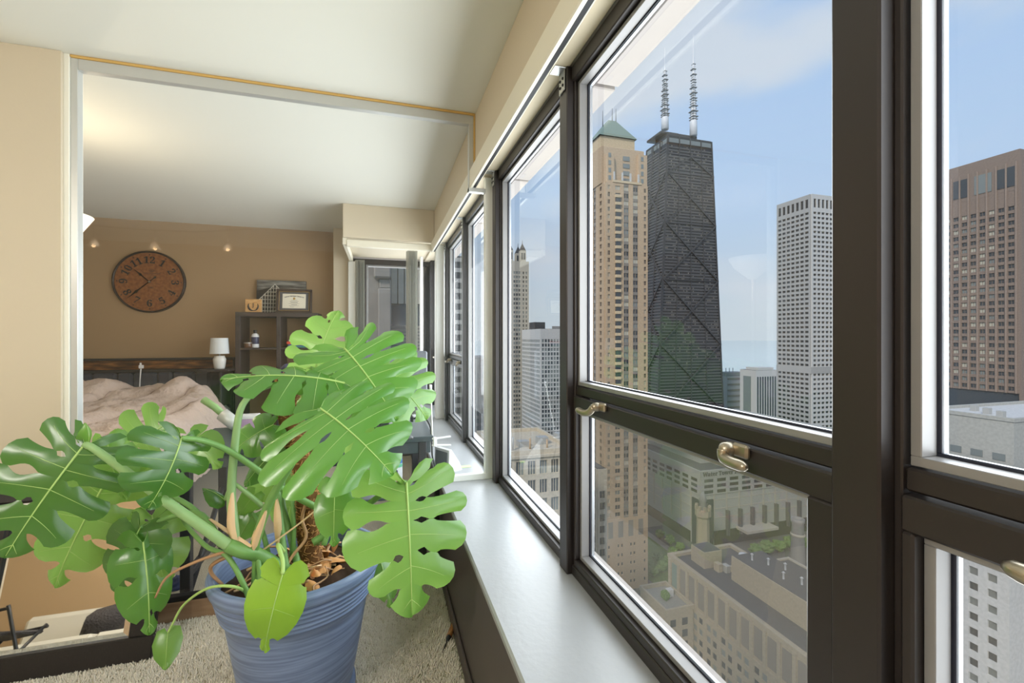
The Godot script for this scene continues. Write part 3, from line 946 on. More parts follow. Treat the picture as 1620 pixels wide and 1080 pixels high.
func build_desk() -> void:
	var d := thing("desk", Vector3(-0.3, 0, -2.8), "slate grey desk with dark steel legs standing behind the glass partition", "desk")
	block(d, "top", Vector3(-0.97, 0.72, -3.10), Vector3(0.285, 0.75, -2.50), M.desk_slate, 0.003)
	block(d, "apron", Vector3(-0.94, 0.655, -2.545), Vector3(0.27, 0.72, -2.515), M.desk_slate, 0.003)
	for x in [-0.91, 0.225]:
		for z in [-2.53, -3.06]:
			block(d, "leg", Vector3(x - 0.022, 0, z - 0.022), Vector3(x + 0.022, 0.72, z + 0.022), M.desk_steel, 0.003)
		block(d, "foot_rail", Vector3(x - 0.018, 0.12, -3.04), Vector3(x + 0.018, 0.15, -2.55), M.desk_steel, 0.003)
		part(d, "brace", tube_mesh([Vector3(x, 0.03, -2.56), Vector3(x, 0.40, -3.04)], [0.014], 6), M.desk_steel, -d.position)
	block(d, "lower_shelf", Vector3(-0.2, 0.415, -2.72), Vector3(0.21, 0.43, -2.50), M.desk_slate, 0.002)
	# monitor seen from behind
	var m := thing("computer_monitor", Vector3(0.02, 0.75, -2.86), "grey computer monitor on the desk turned away from the plant", "monitor", "", 0.12)
	part(m, "screen_back", box_mesh(Vector3(0.54, 0.33, 0.035), 0.01), M.plastic_grey, Vector3(0, 0.30, 0))
	part(m, "screen", box_mesh(Vector3(0.52, 0.30, 0.004)), M.plastic_black, Vector3(0, 0.30, -0.019))
	part(m, "neck", box_mesh(Vector3(0.06, 0.2, 0.03), 0.006), M.plastic_black, Vector3(0, 0.10, 0.02))
	part(m, "foot", lathe_mesh([Vector2(0, 0.015), Vector2(0.10, 0.010), Vector2(0.11, 0), Vector2(0, 0)], 28), M.plastic_black)
	var oc := thing("office_chair", Vector3(-0.42, 0, -3.42), "navy office chair tucked behind the far side of the desk", "chair", "", 0.3)
	part(oc, "backrest", box_mesh(Vector3(0.44, 0.50, 0.06), 0.025), M.plastic_navy, Vector3(0, 0.86, -0.2))
	part(oc, "seat", box_mesh(Vector3(0.48, 0.08, 0.46), 0.03), M.plastic_navy, Vector3(0, 0.46, 0))
	part(oc, "back_bracket", box_mesh(Vector3(0.06, 0.26, 0.03), 0.005), M.plastic_black, Vector3(0, 0.52, -0.225))
	part(oc, "gas_lift", lathe_mesh([Vector2(0.025, 0.08), Vector2(0.025, 0.42), Vector2(0, 0.42)], 14), M.plastic_black)
	for k in 5:
		var a := TAU * k / 5.0
		var leg := part(oc, "leg", tube_mesh([Vector3(0, 0.10, 0), Vector3(cos(a) * 0.28, 0.06, sin(a) * 0.28)], [0.022, 0.014], 8), M.plastic_black)
		part(leg, "castor", lathe_mesh([Vector2(0, 0.045), Vector2(0.018, 0.040), Vector2(0.022, 0.022), Vector2(0.018, 0.004), Vector2(0, 0)], 14), M.plastic_black, Vector3(cos(a) * 0.28, 0.0, sin(a) * 0.28))
	# things on the desk
	var pb := thing("storage_box", Vector3(-0.762, 0.750, -3.015), "small lilac cardboard box on the far corner of the desk", "box")
	part(pb, "body", box_mesh(Vector3(0.10, 0.07, 0.08), 0.003), M.purple_box, Vector3(0, 0.035, 0))
	part(pb, "lid", box_mesh(Vector3(0.106, 0.022, 0.086), 0.003), M.plastic_white, Vector3(0, 0.075, 0))
	var ps := thing("paper_stack", Vector3(-0.569, 0.750, -2.847), "stack of white papers beside the lilac box", "papers")
	for k in 6:
		part(ps, "sheet", box_mesh(Vector3(0.21, 0.0018, 0.29)), M.white_paper, Vector3(0.004 * (k % 3), 0.001 + 0.002 * k, 0)).rotation.y = 0.04 * (k % 4)
	var kp := thing("mouse", Vector3(0.131, 0.755, -2.449), "black computer mouse near the front desk corner", "mouse")
	part(kp, "shell", lathe_mesh([Vector2(0, 0.022), Vector2(0.018, 0.019), Vector2(0.028, 0.008), Vector2(0.029, 0.0), Vector2(0, 0)], 20), M.plastic_black).scale = Vector3(1.4, 1, 1)
	part(kp, "wheel", lathe_mesh([Vector2(0, 0.004), Vector2(0.006, 0.003), Vector2(0.006, -0.003), Vector2(0, -0.004)], 12), M.plastic_grey, Vector3(0.018, 0.02, 0)).rotation.z = PI / 2
	var tn := thing("green_tin", Vector3(0.034, 0.750, -2.598), "low mint green tin on the desk below the big leaf", "tin")
	part(tn, "body", lathe_mesh([Vector2(0, 0), Vector2(0.05, 0), Vector2(0.05, 0.028), Vector2(0, 0.028)], 28, false), M.can_green)
	part(tn, "lid", lathe_mesh([Vector2(0.051, 0.028), Vector2(0.051, 0.036), Vector2(0, 0.036)], 28, false), M.can_white)
	# white clip with cables on the front corner of the desk
	var cl := thing("cable_clip", Vector3(0.276, 0.750, -2.367), "white plastic cable clip clamped on the desk corner", "clip")
	part(cl, "jaw", box_mesh(Vector3(0.10, 0.008, 0.02), 0.003), M.plastic_white, Vector3(0.035, 0.018, 0)).rotation.z = 0.08
	part(cl, "jaw", box_mesh(Vector3(0.10, 0.008, 0.02), 0.003), M.plastic_white, Vector3(0.035, -0.022, 0)).rotation.z = -0.05
	part(cl, "grip", box_mesh(Vector3(0.02, 0.05, 0.024), 0.004), M.plastic_white, Vector3(0.0, -0.002, 0))
	var cb := thing("black_cable", Vector3(0.294, 0.707, -2.521), "black power cable hanging over the right desk corner", "cable")
	part(cb, "cord", tube_mesh(curve([Vector3(0.179, 0.817, -2.680), Vector3(0.235, 0.836, -2.643), Vector3(0.273, 0.795, -2.589), Vector3(0.277, 0.707, -2.526), Vector3(0.281, 0.629, -2.525), Vector3(0.301, 0.557, -2.519)]), [0.005], 8), M.plastic_black, -cb.position)
	part(cb, "plug", box_mesh(Vector3(0.02, 0.03, 0.02), 0.004), M.plastic_black, Vector3(0.179, 0.817, -2.680) - cb.position)
	cb = thing("black_cable", Vector3(0.096, 0.707, -2.580), "black cable drooping over the desk edge beside the spray can", "cable")
	part(cb, "cord", tube_mesh(curve([Vector3(0.120, 0.807, -2.572), Vector3(0.108, 0.757, -2.545), Vector3(0.094, 0.699, -2.538), Vector3(0.074, 0.639, -2.544), Vector3(0.044, 0.594, -2.564)]), [0.005], 8), M.plastic_black, -cb.position)
	part(cb, "plug", box_mesh(Vector3(0.02, 0.02, 0.02), 0.004), M.plastic_black, Vector3(0.120, 0.807, -2.572) - cb.position)
	cb = thing("white_cable", Vector3(0.288, 0.906, -2.627), "pale grey cable standing up from the white clip", "cable")
	part(cb, "cord", tube_mesh(curve([Vector3(0.281, 0.718, -2.525), Vector3(0.283, 0.805, -2.576), Vector3(0.285, 0.906, -2.628), Vector3(0.287, 1.005, -2.679)]), [0.005], 8), M.silver_tube, -cb.position)
	part(cb, "plug", box_mesh(Vector3(0.016, 0.03, 0.012), 0.003), M.plastic_white, Vector3(0.287, 1.005, -2.679) - cb.position)
	# aerosol can on the lower shelf
	var sc := thing("spray_can", Vector3(0.085, 0.43, -2.56), "white aerosol can with blue cap under the desk edge", "spray can")
	part(sc, "body", lathe_mesh([Vector2(0, 0), Vector2(0.030, 0), Vector2(0.033, 0.006), Vector2(0.033, 0.16), Vector2(0.030, 0.17), Vector2(0, 0.172)], 28), M.can_white)
	part(sc, "cap", lathe_mesh([Vector2(0.032, 0.17), Vector2(0.033, 0.176), Vector2(0.032, 0.214), Vector2(0.026, 0.226), Vector2(0, 0.228)], 28), M.can_blue, Vector3.ZERO, "bright blue cap")
	part(sc, "band", lathe_mesh([Vector2(0.0332, 0.150), Vector2(0.0336, 0.152), Vector2(0.0336, 0.166), Vector2(0.0332, 0.168)], 28), M.can_green, Vector3.ZERO, "mint green band")
	var e := part(sc, "letter", text_mesh("e", 0.055, 0.002, "Droid Sans", true), M.plastic_navy, Vector3(-0.012, 0.128, 0.0312))
	e.rotation.z = PI / 2
	e.rotation.y = -0.35
	for k in 3:
		var w := part(sc, "red_mark", box_mesh(Vector3(0.032, 0.006, 0.002)), M.can_red, Vector3(0.006, 0.06 + 0.016 * k, 0.0325))
		w.rotation.z = 0.5 if k % 2 else -0.4
	# silver tube with a green stick
	var tb := thing("tube_holder", Vector3(-0.839, 0.850, -2.857), "short silver tube holding a pale green stick above the desk", "holder")
	part(tb, "tube", tube_mesh([Vector3(-0.781, 0.807, -2.840), Vector3(-0.856, 0.868, -2.862)], [0.036, 0.036], 20), M.silver_tube, -tb.position)
	part(tb, "stick", tube_mesh([Vector3(-0.846, 0.861, -2.859), Vector3(-0.897, 0.907, -2.875), Vector3(-0.959, 0.950, -2.893)], [0.018, 0.019, 0.020], 14), M.pale_stem, -tb.position)
	part(tb, "stand", tube_mesh([Vector3(-0.808, 0.829, -2.848), Vector3(-0.873, 0.752, -3.078)], [0.012, 0.012], 10), M.plastic_black, -tb.position)
	var dm := thing("cloth_bundle", Vector3(-1.02, 0, -2.72), "crumpled royal blue cloth on the carpet near the desk leg", "cloth")
	var st := begin(true)
	var n := FastNoiseLite.new()
	n.seed = 2
	n.frequency = 9.0
	for i in 12:
		for j in 20:
			var q := []
			for k in [[i, j], [i + 1, j], [i + 1, j + 1], [i, j + 1]]:
				var th: float = PI / 2 * k[0] / 12.0
				var ph: float = TAU * k[1] / 20.0
				var v := Vector3(sin(th) * cos(ph), cos(th), sin(th) * sin(ph))
				q.append(v * Vector3(0.06, 0.05, 0.05) * (1.0 + 0.5 * n.get_noise_3dv(v * 0.3)))
			quad(st, q[0], q[1], q[2], q[3], q[0] + q[2])
	part(dm, "folds", done(st), M.book_blue)

func build_mirror() -> void:
	var th := deg_to_rad(17.0)
	var w := thing("leaning_mirror", Vector3(-1.205, 0.005, -2.128), "mirror with a dark speckled frame leaning against the beige wall", "mirror")
	w.rotation.x = -th
	var W := 0.64
	var H := 0.735
	var b := 0.088
	for q in [[Vector3(0, b / 2, 0), Vector3(W, b, 0.026)], [Vector3(0, H - b / 2, 0), Vector3(W, b, 0.026)], [Vector3(-W / 2 + b / 2, H / 2, 0), Vector3(b, H - 2 * b, 0.026)], [Vector3(W / 2 - b / 2, H / 2, 0), Vector3(b, H - 2 * b, 0.026)]]:
		part(w, "frame", box_mesh(q[1], 0.004), M.woven_frame, q[0])
	var iw := W - 2 * b
	var ih := H - 2 * b
	part(w, "backing", box_mesh(Vector3(iw, ih, 0.004)), M.plastic_black, Vector3(0, H / 2, -0.010))
	part(w, "mirror_glass", box_mesh(Vector3(iw - 0.044, ih - 0.044, 0.004)), M.mirror_silver, Vector3(0, H / 2, 0.0))
	var st := begin()
	var o := [Vector3(-iw / 2, -ih / 2, -0.003), Vector3(iw / 2, -ih / 2, -0.003), Vector3(iw / 2, ih / 2, -0.003), Vector3(-iw / 2, ih / 2, -0.003)]
	var i2 := [Vector3(-iw / 2 + 0.022, -ih / 2 + 0.022, 0.002), Vector3(iw / 2 - 0.022, -ih / 2 + 0.022, 0.002), Vector3(iw / 2 - 0.022, ih / 2 - 0.022, 0.002), Vector3(-iw / 2 + 0.022, ih / 2 - 0.022, 0.002)]
	for k in 4:
		quad(st, o[k], o[(k + 1) % 4], i2[(k + 1) % 4], i2[k], Vector3(0, 0, 1))
	part(w, "bevel", done(st), M.mirror_bevel, Vector3(0, H / 2, 0.0))

func build_behind() -> void:
	# what the mirror shows: a pale sofa along the back wall, a grey throw, a black folding chair
	var s := thing("sofa", Vector3(-2.6, 0, 1.5), "cream upholstered sofa along the brown wall, seen in the mirror", "sofa")
	block(s, "backrest", Vector3(-3.5, 0.1, 1.80), Vector3(-1.6, 0.74, 1.99), M.sofa_cloth, 0.04)
	block(s, "base", Vector3(-3.5, 0.1, 1.12), Vector3(-1.6, 0.30, 1.79), M.sofa_cloth, 0.02)
	for k in 2:
		block(s, "seat_cushion", Vector3(-3.49 + 0.945 * k, 0.30, 1.10), Vector3(-2.56 + 0.945 * k, 0.44, 1.79), M.sofa_cloth, 0.03)
	for x in [-3.42, -1.68]:
		for z in [1.2, 1.9]:
			block(s, "leg", Vector3(x - 0.03, 0, z - 0.03), Vector3(x + 0.03, 0.1, z + 0.03), M.diploma_frame, 0.003)
	var t := thing("throw_pillow", Vector3(-2.62, 0.44, 1.5), "dark grey knitted cushion on the sofa, seen in the mirror", "cushion", "", 0.3)
	var c := part(t, "cushion", lathe_mesh([Vector2(0, 0.26), Vector2(0.10, 0.25), Vector2(0.22, 0.18), Vector2(0.25, 0.13), Vector2(0.22, 0.06), Vector2(0.1, 0.005), Vector2(0, 0)], 4), M.grey_throw)
	c.rotation.z = 0.35
	var f := thing("folding_chair", Vector3(-2.98, 0, 0.62), "black metal chair frame with a grey throw, seen in the mirror", "chair", "", 0.5)
	for sx in [-0.21, 0.21]:
		part(f, "leg", tube_mesh([Vector3(sx, 0, 0.2), Vector3(sx, 0.66, -0.16)], [0.013], 8), M.plastic_black)
		part(f, "leg", tube_mesh([Vector3(sx * 0.9, 0, -0.2), Vector3(sx * 0.9, 0.52, 0.18)], [0.013], 8), M.plastic_black)
	for p in [[0.64, -0.15], [0.5, 0.17], [0.15, 0.12]]:
		part(f, "rail", tube_mesh([Vector3(-0.22, p[0], p[1]), Vector3(0.22, p[0], p[1])], [0.012], 8), M.plastic_black)
	part(f, "throw", box_mesh(Vector3(0.38, 0.03, 0.36), 0.012), M.grey_throw, Vector3(0, 0.47, 0.0))

func build_small() -> void:
	# on the window seat behind the glass
	var r := thing("wireless_router", Vector3(0.385, 0.520, -2.624), "white wedge-shaped device with grey mesh front on the sill", "router", "", 0.5)
	var st := begin()
	var pr := [Vector2(-0.05, 0.0), Vector2(0.05, 0.0), Vector2(0.03, 0.05), Vector2(-0.03, 0.135), Vector2(-0.045, 0.13)]
	for i in pr.size():
		var a: Vector2 = pr[i]
		var b: Vector2 = pr[(i + 1) % pr.size()]
		quad(st, Vector3(a.x, a.y, -0.07), Vector3(b.x, b.y, -0.07), Vector3(b.x, b.y, 0.07), Vector3(a.x, a.y, 0.07), Vector3(b.y - a.y, a.x - b.x, 0))
	for z in [-0.07, 0.07]:
		for i in range(1, pr.size() - 1):
			tri(st, Vector3(pr[0].x, pr[0].y, z), Vector3(pr[i].x, pr[i].y, z), Vector3(pr[i + 1].x, pr[i + 1].y, z), Vector3(0, 0, z))
	part(r, "shell", done(st), M.plastic_white)
	part(r, "mesh_front", box_mesh(Vector3(0.004, 0.10, 0.11), 0.001), M.plastic_grey, Vector3(-0.050, 0.066, 0)).rotation.z = -0.04
	var n := thing("sticky_note", Vector3(0.483, 0.521, -2.646), "pale green paper slip lying on the grey sill", "note")
	part(n, "slip", box_mesh(Vector3(0.085, 0.0008, 0.045)), M.sticky_green, Vector3.ZERO)
	part(n, "print", box_mesh(Vector3(0.012, 0.0004, 0.008)), M.can_red, Vector3(-0.025, 0.0006, -0.012))
	# screwdriver on the carpet by the window seat
	var a := Vector3(0.318, 0.012, -1.991)
	var b := Vector3(0.278, 0.012, -1.894)
	var c := Vector3(0.244, 0.008, -1.822)
	var s := thing("screwdriver", Vector3(b.x, 0, b.z), "screwdriver with amber handle lying on carpet beside dark sill front", "screwdriver")
	part(s, "handle", tube_mesh([a, a.lerp(b, 0.1), a.lerp(b, 0.5), a.lerp(b, 0.9)], [0.008, 0.012, 0.011, 0.012], 10), M.amber_handle, -s.position, "translucent amber handle")
	part(s, "collar", tube_mesh([a.lerp(b, 0.8), b, b.lerp(c, 0.2)], [0.0115, 0.011, 0.006], 10), M.plastic_black, -s.position)
	part(s, "shaft", tube_mesh([b, b.lerp(c, 0.85), c], [0.0035, 0.0035, 0.002], 8), M.tool_steel, -s.position)

const POT := Vector3(-0.282, 0.0, -1.768)

func plant_materials() -> void:
	leaf_mat("leaf_mature", Color8(70, 124, 46), Color(0.30, 0.56, 0.10), 0.25)
	leaf_mat("leaf_shaded", Color8(46, 92, 34), Color(0.20, 0.42, 0.07), 0.27)  # darker copy of the leaf green: shade on turned-away leaves put into the colour
	leaf_mat("leaf_lit", Color8(86, 138, 50), Color(0.50, 0.80, 0.17), 0.30)  # paler, more see-through copy: light on and through leaves put into the colour
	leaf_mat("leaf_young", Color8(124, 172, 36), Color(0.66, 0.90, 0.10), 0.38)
	var m := mat("leaf_vein", Color8(168, 200, 112), 0.5)
	m = mat("pale_stem", Color8(142, 178, 116), 0.45)
	mat("stem_green", Color8(112, 156, 84), 0.42)
	mat("dry_sheath", Color8(228, 194, 152), 0.7)
	mat("aerial_root", Color8(178, 138, 100), 0.7)
	mat("dead_leaf", Color8(210, 152, 96), 0.75)
	m = mat("coir", Color8(196, 146, 88), 0.95)
	tri_tex(m, noise_tex(0.2, 61, Color8(120, 100, 84), Color8(255, 250, 240), 256, 5), 14.0)
	bump(m, noise_tex(0.2, 61, Color.BLACK, Color.WHITE, 256, 5), 1.0)
	mat("coir_fibre", Color8(216, 164, 102), 0.9)
	m = mat("soil", Color8(92, 70, 48), 0.95)
	tri_tex(m, noise_tex(0.15, 62, Color8(100, 80, 64), Color8(255, 240, 210), 256, 5), 10.0)
	m = mat("pot_glaze", Color8(130, 149, 184), 0.38)
	var n := FastNoiseLite.new()
	n.seed = 20
	n.frequency = 0.05
	n.fractal_octaves = 4
	var im := Image.create(512, 512, false, Image.FORMAT_RGB8)
	for y in 512:
		for x in 512:
			var a := TAU * x / 512.0
			var v := n.get_noise_3d(cos(a) * 14.0, sin(a) * 14.0, y * 1.6)
			im.set_pixel(x, y, Color8(206, 206, 212).lerp(Color8(255, 255, 255), clampf(v * 1.3 + 0.55, 0, 1)))
	m.albedo_texture = ImageTexture.create_from_image(im)

func leaf_mat(called: String, c: Color, through: Color, rough: float) -> void:
	var m := mat(called, c, rough)
	m.metallic_specular = 0.65
	m.backlight_enabled = true
	m.backlight = through.linear_to_srgb() * 0.9

const OUTLINE := [Vector2(0.03, 0.02), Vector2(0.14, -0.10), Vector2(0.38, -0.20), Vector2(0.70, -0.15), Vector2(0.94, 0.05), Vector2(1.0, 0.30), Vector2(0.90, 0.54), Vector2(0.66, 0.76), Vector2(0.30, 0.92), Vector2(0.0, 1.0)]

func outline(s: float) -> Vector2:
	var q := s * (OUTLINE.size() - 1)
	var i := mini(int(q), OUTLINE.size() - 2)
	var f := q - i
	return OUTLINE[i].cubic_interpolate(OUTLINE[i + 1], OUTLINE[maxi(i - 1, 0)], OUTLINE[mini(i + 2, OUTLINE.size() - 1)], f)

func flat_point(s: float, w: float) -> Vector2:
	var o := outline(s)
	var a := Vector2(0.0, pow(maxf(0.0, (s - 0.14) / 0.86), 1.75))
	var c := Vector2(o.x * 0.55, lerpf(a.y, o.y, 0.32))
	return a * (1 - w) * (1 - w) + c * 2.0 * w * (1 - w) + o * w * w

# One split leaf. width: full width over length; n: lobes a side; cut: how near the midrib the slits begin;
# bend: how far the midrib arcs over; fold: droop of the margins
func leaf(plant: Node3D, base: Vector3, tip: Vector3, nrm: Vector3, m: String, width := 1.15, n := 6, cut := 0.42, bend := 0.7, fold := 0.25, gap := 0.030, seed_ := 1, holes := true, back := 1.0) -> void:
	var r := RandomNumberGenerator.new()
	r.seed = seed_
	var chord := base.distance_to(tip)
	var L := chord * bend / (2.0 * sin(bend / 2.0))
	var ay := (tip - base).normalized()
	var az := (nrm - ay * nrm.dot(ay)).normalized()
	var ax := ay.cross(az)
	var bas := Basis(ax, ay, az) * Basis(Vector3.RIGHT, bend / 2.0)
	var half := width * L / 2.0
	var st := begin(true)
	var vein := begin(true)
	var bendf := func(p: Vector2, z: float) -> Vector3:
		var x := p.x * half
		var zz := z - fold * L * (0.35 * absf(p.x) + 0.65 * p.x * p.x) * 0.6
		var th: float = bend * clampf(p.y, -0.3, 1.0)
		var c := Vector3(x, L * sin(th) / bend, -L * (1.0 - cos(th)) / bend)
		c += Vector3(0, sin(th), cos(th)) * zz
		return base + bas * c
	var NW := 14
	var NA := 5
	for side in [-1.0, 1.0]:
		var cuts := [0.0]
		var w0s := [9.0]
		var hol := [9.0]
		for k in range(1, n):
			cuts.append(0.20 + 0.68 * (k - 0.5) / (n - 1.5) + r.randf_range(-0.02, 0.02))
			w0s.append(clampf(cut + r.randf_range(-0.10, 0.14) + (0.25 if k == 1 else 0.0), 0.15, 0.95))
			hol.append(r.randf_range(0.10, 0.18) if holes and r.randf() < 0.65 else 9.0)
			if holes and k > 1 and k < n - 1 and r.randf() < 0.22:
				w0s[k] = -0.36
		cuts.append(1.0)
		w0s.append(9.0)
		hol.append(9.0)
		for k in n:
			var droop := r.randf_range(-0.01, 0.05)
			var wave := r.randf_range(-0.02, 0.02)
			var short := r.randf_range(0.0, 0.07)
			var grid := []
			for j in NW + 1:
				var w := float(j) / NW
				var row := []
				var g0 := slit(w, w0s[k], hol[k], gap)
				var g1 := slit(w, w0s[k + 1], hol[k + 1], gap)
				for i in NA + 1:
					var a := float(i) / NA
					var s := lerpf(cuts[k] + g0, cuts[k + 1] - g1, a)
					var wm := 1.0 - short - 0.13 * pow(absf(2.0 * a - 1.0), 2.5)
					if k == 0:
						wm = 1.0 - 0.06 * pow(a, 3)
					if k == n - 1:
						wm = 1.0 - 0.08 * pow(1.0 - a, 3)
					var p := flat_point(s, w * wm)
					p.x *= side
					if p.y < 0.0:
						p.y *= back
					var ed := (2.0 * a - 1.0)
					var z: float = L * (0.034 * w * (1.0 - ed * ed) - droop * w * w * w + wave * w * ed * 0.8)
					row.append(bendf.call(p, z))
				grid.append(row)
			var out := bas * Vector3(0, 0, 1)
			for j in NW:
				for i in NA:
					quad(st, grid[j][i], grid[j][i + 1], grid[j + 1][i + 1], grid[j + 1][i], out)
			# lateral vein down the middle of the lobe
			var pts := []
			for j in NW - 2:
				var w := float(j) / NW
				var p := flat_point((cuts[k] + cuts[k + 1]) / 2.0, w * (1.0 - short))
				p.x *= side
				if p.y < 0.0:
					p.y *= back
				pts.append(bendf.call(p, L * (0.034 * w - droop * w * w * w) + 0.0006))
			add_tube(vein, pts, spread(0.0032 * L, 0.0010 * L, pts.size()), 4, false)
	var mid := []
	for j in 15:
		mid.append(bendf.call(Vector2(0, j / 14.0 * 0.97), 0.001))
	add_tube(vein, mid, spread(0.0105 * L, 0.0025 * L, 15), 6, false)
	var o := part(plant, "leaf", done(st), M[m], -plant.position)
	part(o, "veins", done(vein), M.leaf_vein)

func slit(w: float, w0: float, h: float, gap: float) -> float:
	var g := 0.0
	if w0 < 0.0:
		if w > 0.34 and w < 0.84:
			g = gap * 0.8 * sin(PI * (w - 0.34) / 0.5)
		w0 = 0.36
	elif w > w0:
		var q := (w - w0) / (1.0 - w0)
		g = gap * pow(q, 0.45) * (1.0 - 0.35 * q)
	if h < 1.0 and w > h and w < h + 0.20 and h + 0.22 < w0:
		g = maxf(g, gap * 0.62 * sin(PI * (w - h) / 0.20))
	return g

func petiole(plant: Node3D, pts: Array, r0: float, r1: float, m: String, called := "petiole") -> void:
	var c := curve(pts, 5)
	part(plant, called, tube_mesh(c, spread(r0, r1, c.size()), 10), M[m], -plant.position)

func build_plant() -> void:
	plant_materials()
	# --- pot
	var p := thing("plant_pot", POT, "large ribbed blue plastic pot standing on the cream carpet", "pot")
	var prof := [Vector2(0, 0.006), Vector2(0.17, 0.006), Vector2(0.186, 0.0), Vector2(0.192, 0.010), Vector2(0.190, 0.030), Vector2(0.180, 0.036), Vector2(0.1805, 0.045)]
	for i in 12:
		var f := i / 11.0
		prof.append(Vector2(lerpf(0.182, 0.236, pow(f, 0.9)), lerpf(0.05, 0.355, f)))
	prof.append(Vector2(0.243, 0.362))
	for i in 5:
		var y := 0.368 + i * 0.0165
		var rr := 0.243 + i * 0.0045
		prof.append_array([Vector2(rr, y), Vector2(rr + 0.008, y + 0.003), Vector2(rr + 0.009, y + 0.009), Vector2(rr + 0.001, y + 0.0145)])
	prof.append_array([Vector2(0.268, 0.452), Vector2(0.279, 0.460), Vector2(0.284, 0.474), Vector2(0.285, 0.492), Vector2(0.281, 0.503), Vector2(0.272, 0.507), Vector2(0.262, 0.503), Vector2(0.258, 0.490), Vector2(0.252, 0.44), Vector2(0.246, 0.40), Vector2(0, 0.40)])
	var st := begin(true)
	lathe_uv(st, prof, 96)
	part(p, "body", done(st), M.pot_glaze)
	# --- plant
	var v := thing("monstera_plant", Vector3(POT.x, 0.44, POT.z), "big swiss cheese plant with split glossy leaves growing from blue pot", "plant")
	# soil, with a lumpy surface
	var n := FastNoiseLite.new()
	n.seed = 3
	n.frequency = 14.0
	st = begin(true)
	for i in 14:
		for j in 40:
			var q := []
			for k in [[i, j], [i + 1, j], [i + 1, j + 1], [i, j + 1]]:
				var rr: float = 0.251 * k[0] / 14.0
				var a: float = TAU * k[1] / 40.0
				var x := cos(a) * rr
				var z := sin(a) * rr
				q.append(POT + Vector3(x, 0.452 + 0.02 * n.get_noise_2d(x, z) - 0.03 * pow(rr / 0.25, 4), z))
			quad(st, q[0], q[1], q[2], q[3], Vector3.UP)
	part(v, "soil", done(st), M.soil, -v.position)
	# moss pole
	var pole := curve([POT + Vector3(0.035, 0.42, -0.02), Vector3(-0.253, 0.615, -1.765), Vector3(-0.261, 0.771, -1.788), Vector3(-0.305, 0.906, -1.822), Vector3(-0.334, 1.046, -1.852), Vector3(-0.340, 1.145, -1.874)], 6)
	st = begin(true)
	var nn := FastNoiseLite.new()
	nn.seed = 8
	nn.frequency = 22.0
	var rad := []
	for i in pole.size():
		rad.append(0.040 + 0.006 * nn.get_noise_1d(i * 0.03))
	add_tube(st, pole, rad, 18)
	var po := part(v, "moss_pole", done(st), M.coir, -v.position, "brown coir pole")
	st = begin()
	for k in 1600:
		var i := rng.randi_range(0, pole.size() - 2)
		var c: Vector3 = pole[i].lerp(pole[i + 1], rng.randf())
		var d := Vector3(rng.randfn(), rng.randfn() * 0.4, rng.randfn()).normalized()
		var t := d.cross(Vector3(rng.randfn(), rng.randfn(), rng.randfn())).normalized()
		var a: Vector3 = c + d * 0.039
		var b: Vector3 = a + t * 0.012 + d * 0.006
		var e: Vector3 = b + t * 0.010 - d * 0.005
		add_tube(st, [a, b, e], [0.0009], 3, false)
	var fib := part(po, "coir_fibres", done(st), M.coir_fibre)
	fib.set_meta("kind", "stuff")
	# --- stems and petioles
	var node := Vector3(-0.388, 0.583, -1.638)
	petiole(v, [POT + Vector3(-0.02, 0.43, 0.02), Vector3(-0.306, 0.494, -1.677), node, Vector3(-0.422, 0.614, -1.607), Vector3(-0.464, 0.644, -1.598)], 0.024, 0.021, "stem_green", "stem")
	petiole(v, [Vector3(-0.460, 0.642, -1.597), Vector3(-0.529, 0.715, -1.586), Vector3(-0.624, 0.806, -1.583), Vector3(-0.727, 0.900, -1.593), Vector3(-0.805, 0.973, -1.595), Vector3(-0.833, 0.986, -1.604)], 0.018, 0.009, "pale_stem")
	petiole(v, [Vector3(-0.447, 0.614, -1.614), Vector3(-0.459, 0.691, -1.639), Vector3(-0.472, 0.787, -1.663), Vector3(-0.466, 0.949, -1.682), Vector3(-0.448, 1.073, -1.698), Vector3(-0.386, 1.127, -1.732), Vector3(-0.289, 1.140, -1.755), Vector3(-0.138, 1.133, -1.731)], 0.017, 0.006, "pale_stem")
	petiole(v, [Vector3(-0.401, 0.592, -1.632), Vector3(-0.383, 0.660, -1.616), Vector3(-0.349, 0.757, -1.595), Vector3(-0.296, 0.858, -1.569), Vector3(-0.230, 0.968, -1.529), Vector3(-0.189, 1.052, -1.496), Vector3(-0.180, 1.079, -1.493)], 0.016, 0.008, "stem_green")
	petiole(v, [Vector3(-0.221, 0.695, -1.714), Vector3(-0.321, 0.770, -1.702), Vector3(-0.394, 0.848, -1.682), Vector3(-0.477, 0.934, -1.644), Vector3(-0.533, 0.979, -1.598), Vector3(-0.578, 0.996, -1.570)], 0.012, 0.008, "stem_green")
	petiole(v, [Vector3(-0.267, 0.578, -1.749), Vector3(-0.300, 0.669, -1.821), Vector3(-0.243, 0.887, -1.887), Vector3(-0.161, 1.109, -1.884), Vector3(-0.134, 1.256, -1.834)], 0.016, 0.008, "stem_green")
	petiole(v, [Vector3(-0.229, 0.578, -1.695), Vector3(-0.136, 0.623, -1.710), Vector3(-0.026, 0.718, -1.656), Vector3(0.047, 0.799, -1.551), Vector3(0.081, 0.826, -1.488)], 0.014, 0.008, "stem_green")
	petiole(v, [Vector3(-0.308, 0.516, -1.656), Vector3(-0.325, 0.614, -1.682), Vector3(-0.346, 0.752, -1.730), Vector3(-0.368, 0.875, -1.779), Vector3(-0.377, 0.981, -1.802)], 0.013, 0.007, "stem_green")
